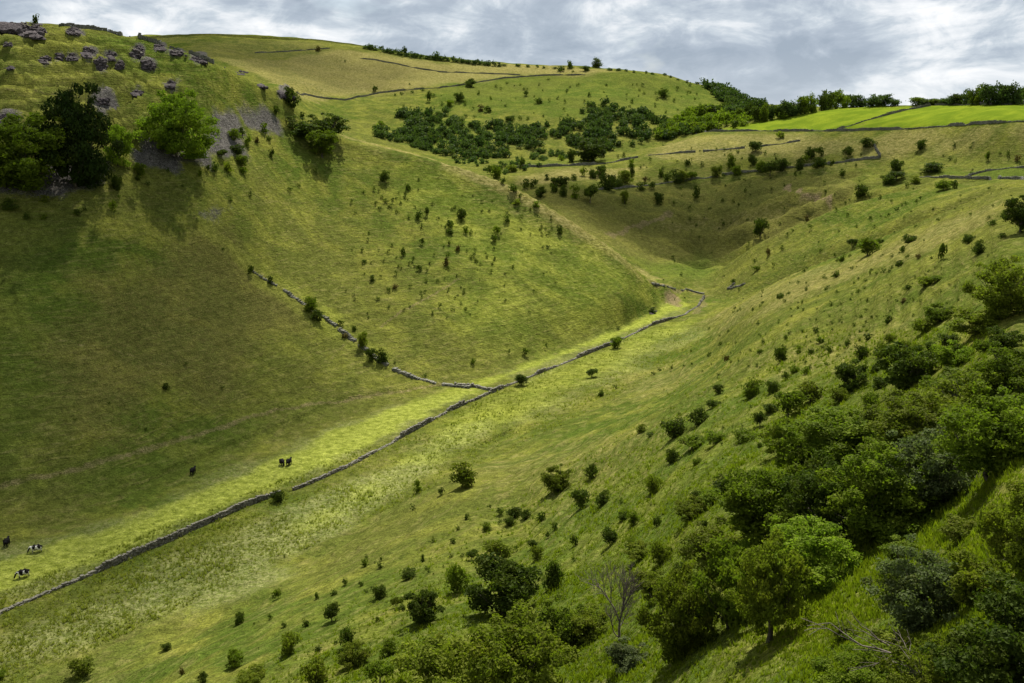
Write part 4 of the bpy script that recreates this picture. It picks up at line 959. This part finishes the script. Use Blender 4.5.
def shade_cloud_mat():
    m, t, out = newmat('shade_cloud')
    oc = t.n('ShaderNodeTexCoord').outputs['Object']
    ln = t.n('ShaderNodeVectorMath', operation='LENGTH'); t.set(ln.inputs[0], t.scale(oc, (1, 1, 0)))
    nz = t.noise(t.n('ShaderNodeNewGeometry').outputs['Position'], .018, 3, .6)
    f = t.math('ADD', t.rng(ln.outputs['Value'], .25, 1.0, 1.15, -.35), t.math('MULTIPLY', t.math('SUBTRACT', nz, .5), 1.9))
    f = t.math('MULTIPLY', t.rng(f, 0, 1, 0, 1), SHADE_CLOUD_OP)
    df = t.n('ShaderNodeBsdfDiffuse', i_Color=c4(.9, .9, .9)); tr = t.n('ShaderNodeBsdfTransparent')
    mx_ = t.n('ShaderNodeMixShader'); t.set(mx_.inputs[0], f); t.t.links.new(tr.outputs[0], mx_.inputs[1]); t.t.links.new(df.outputs[0], mx_.inputs[2])
    t.t.links.new(mx_.outputs[0], out.inputs[0]); return m
SHADE_CLOUD_OP = .5
MCl = shade_cloud_mat()
def shade_cloud(px, py, rx, ry, rot, seed, lift=430):  # out-of-view cloud, added up-sun of a ground spot to shade it
    p = hit_any(px, py); c = p + sd*(lift/sd.z)
    bm = bmesh.new(); bmesh.ops.create_icosphere(bm, subdivisions=5, radius=1)
    vs = np.array([v.co[:] for v in bm.verts]); n = fbm(vs[:, 0]*2+seed, vs[:, 1]*2, vs[:, 2]*2, 4)
    for v, k in zip(bm.verts, n):
        v.co = v.co*(1+.35*k)
        if v.co.z < -.35: v.co.z = -.35+(v.co.z+.35)*.2
    me = bpy.data.meshes.new('shade_cloud'); bm.to_mesh(me); bm.free()
    for q in me.polygons: q.use_smooth = True
    o = obj('shade_cloud', me, MCl); o.location = c; o.scale = (rx, ry, 26); o.rotation_euler = (0, 0, R(rot)); tag(o, kind='structure')
shade_cloud(40, 390, 125, 95, 60, 1)
shade_cloud(690, 222, 190, 62, 12, 3)
shade_cloud(665, 232, 120, 40, 12, 8)  # second cloud stacked here to deepen the shade over the bowl
shade_cloud(200, 46, 340, 150, 0, 4)

w = bpy.data.worlds.new('World'); scene.world = w; w.use_nodes = True
t = NT(w.node_tree); w.node_tree.nodes.clear()
out = t.n('ShaderNodeOutputWorld'); bg = t.n('ShaderNodeBackground', i_Strength=.1)
skyn = t.n('ShaderNodeTexSky', sky_type='NISHITA', sun_disc=False, sun_elevation=SEL, sun_rotation=SAZ)
d = t.n('ShaderNodeTexCoord').outputs['Generated']
big1 = t.noise(t.scale(d, (2.2, 2.2, 8)), 1.0, 7, .58, .35)
big2 = t.noise(t.scale(d, (6, 6, 16)), 1.0, 7, .6, .5)
wisp = t.noise(t.scale(d, (15, 15, 30)), 1.0, 6, .62, .6)
v = t.math('ADD', t.math('MULTIPLY', big1, .22), t.math('ADD', t.math('MULTIPLY', big2, .50), t.math('MULTIPLY', wisp, .33)))
cr = t.n('ShaderNodeValToRGB'); t.set(cr.inputs[0], v)
el = cr.color_ramp.elements
el[0].position = .42; el[0].color = c4(2.1, 2.5, 3.0)
el[1].position = .63; el[1].color = c4(5.9, 5.95, 6.0)
for pos_, cc in ((.485, (2.6, 3.0, 3.5)), (.53, (3.4, 3.8, 4.2)), (.565, (4.5, 4.75, 5.0))):
    e = el.new(pos_); e.color = c4(*cc)
sepd = t.n('ShaderNodeSeparateXYZ', i_0=d)
hzn = t.rng(sepd.outputs[2], 0.0, .05, .3, 0)
cc_ = t.mix(hzn, cr.outputs[0], c4(4.2, 4.5, 4.7))
cov = t.rng(t.noise(t.scale(d, (3.3, 3.3, 9)), 1.0, 5, .6, .2), .28, .42, .55, 1)
t.set(bg.inputs[0], t.mix(cov, skyn.outputs[0], cc_))
t.t.links.new(bg.outputs[0], out.inputs[0])

if HAZE:
    hb = obj('haze', mesh_np('haze', [(x, y, z) for z in (-130, 165) for x in (-6400, 6400) for y in (-6400, 6400)], BOXF)); hm, th_, ho = newmat('haze')
    hb.data.materials.append(hm)
    pv = th_.n('ShaderNodeVolumePrincipled'); pv.inputs['Color'].default_value = (.86, .90, .95, 1); pv.inputs['Density'].default_value = HAZE
    th_.t.links.new(pv.outputs[0], ho.inputs['Volume']); tag(hb, kind='stuff', label='thin pale air over the whole valley', cat='haze')
cam = bpy.data.cameras.new('camera'); cam.sensor_width = 36; cam.lens = 36*F/1024; cam.clip_end = 20000; cam.clip_start = .2
co = bpy.data.objects.new('camera', cam); link(co); co.location = (0, 0, 0); co.rotation_euler = (R(90)-P, 0, 0); scene.camera = co
scene.view_settings.view_transform = 'Standard'; scene.view_settings.look = 'None'
scene.view_settings.exposure = EXPO; scene.view_settings.gamma = 1
scene.render.resolution_x, scene.render.resolution_y = 1024, 683
print('done', len(bpy.data.objects))
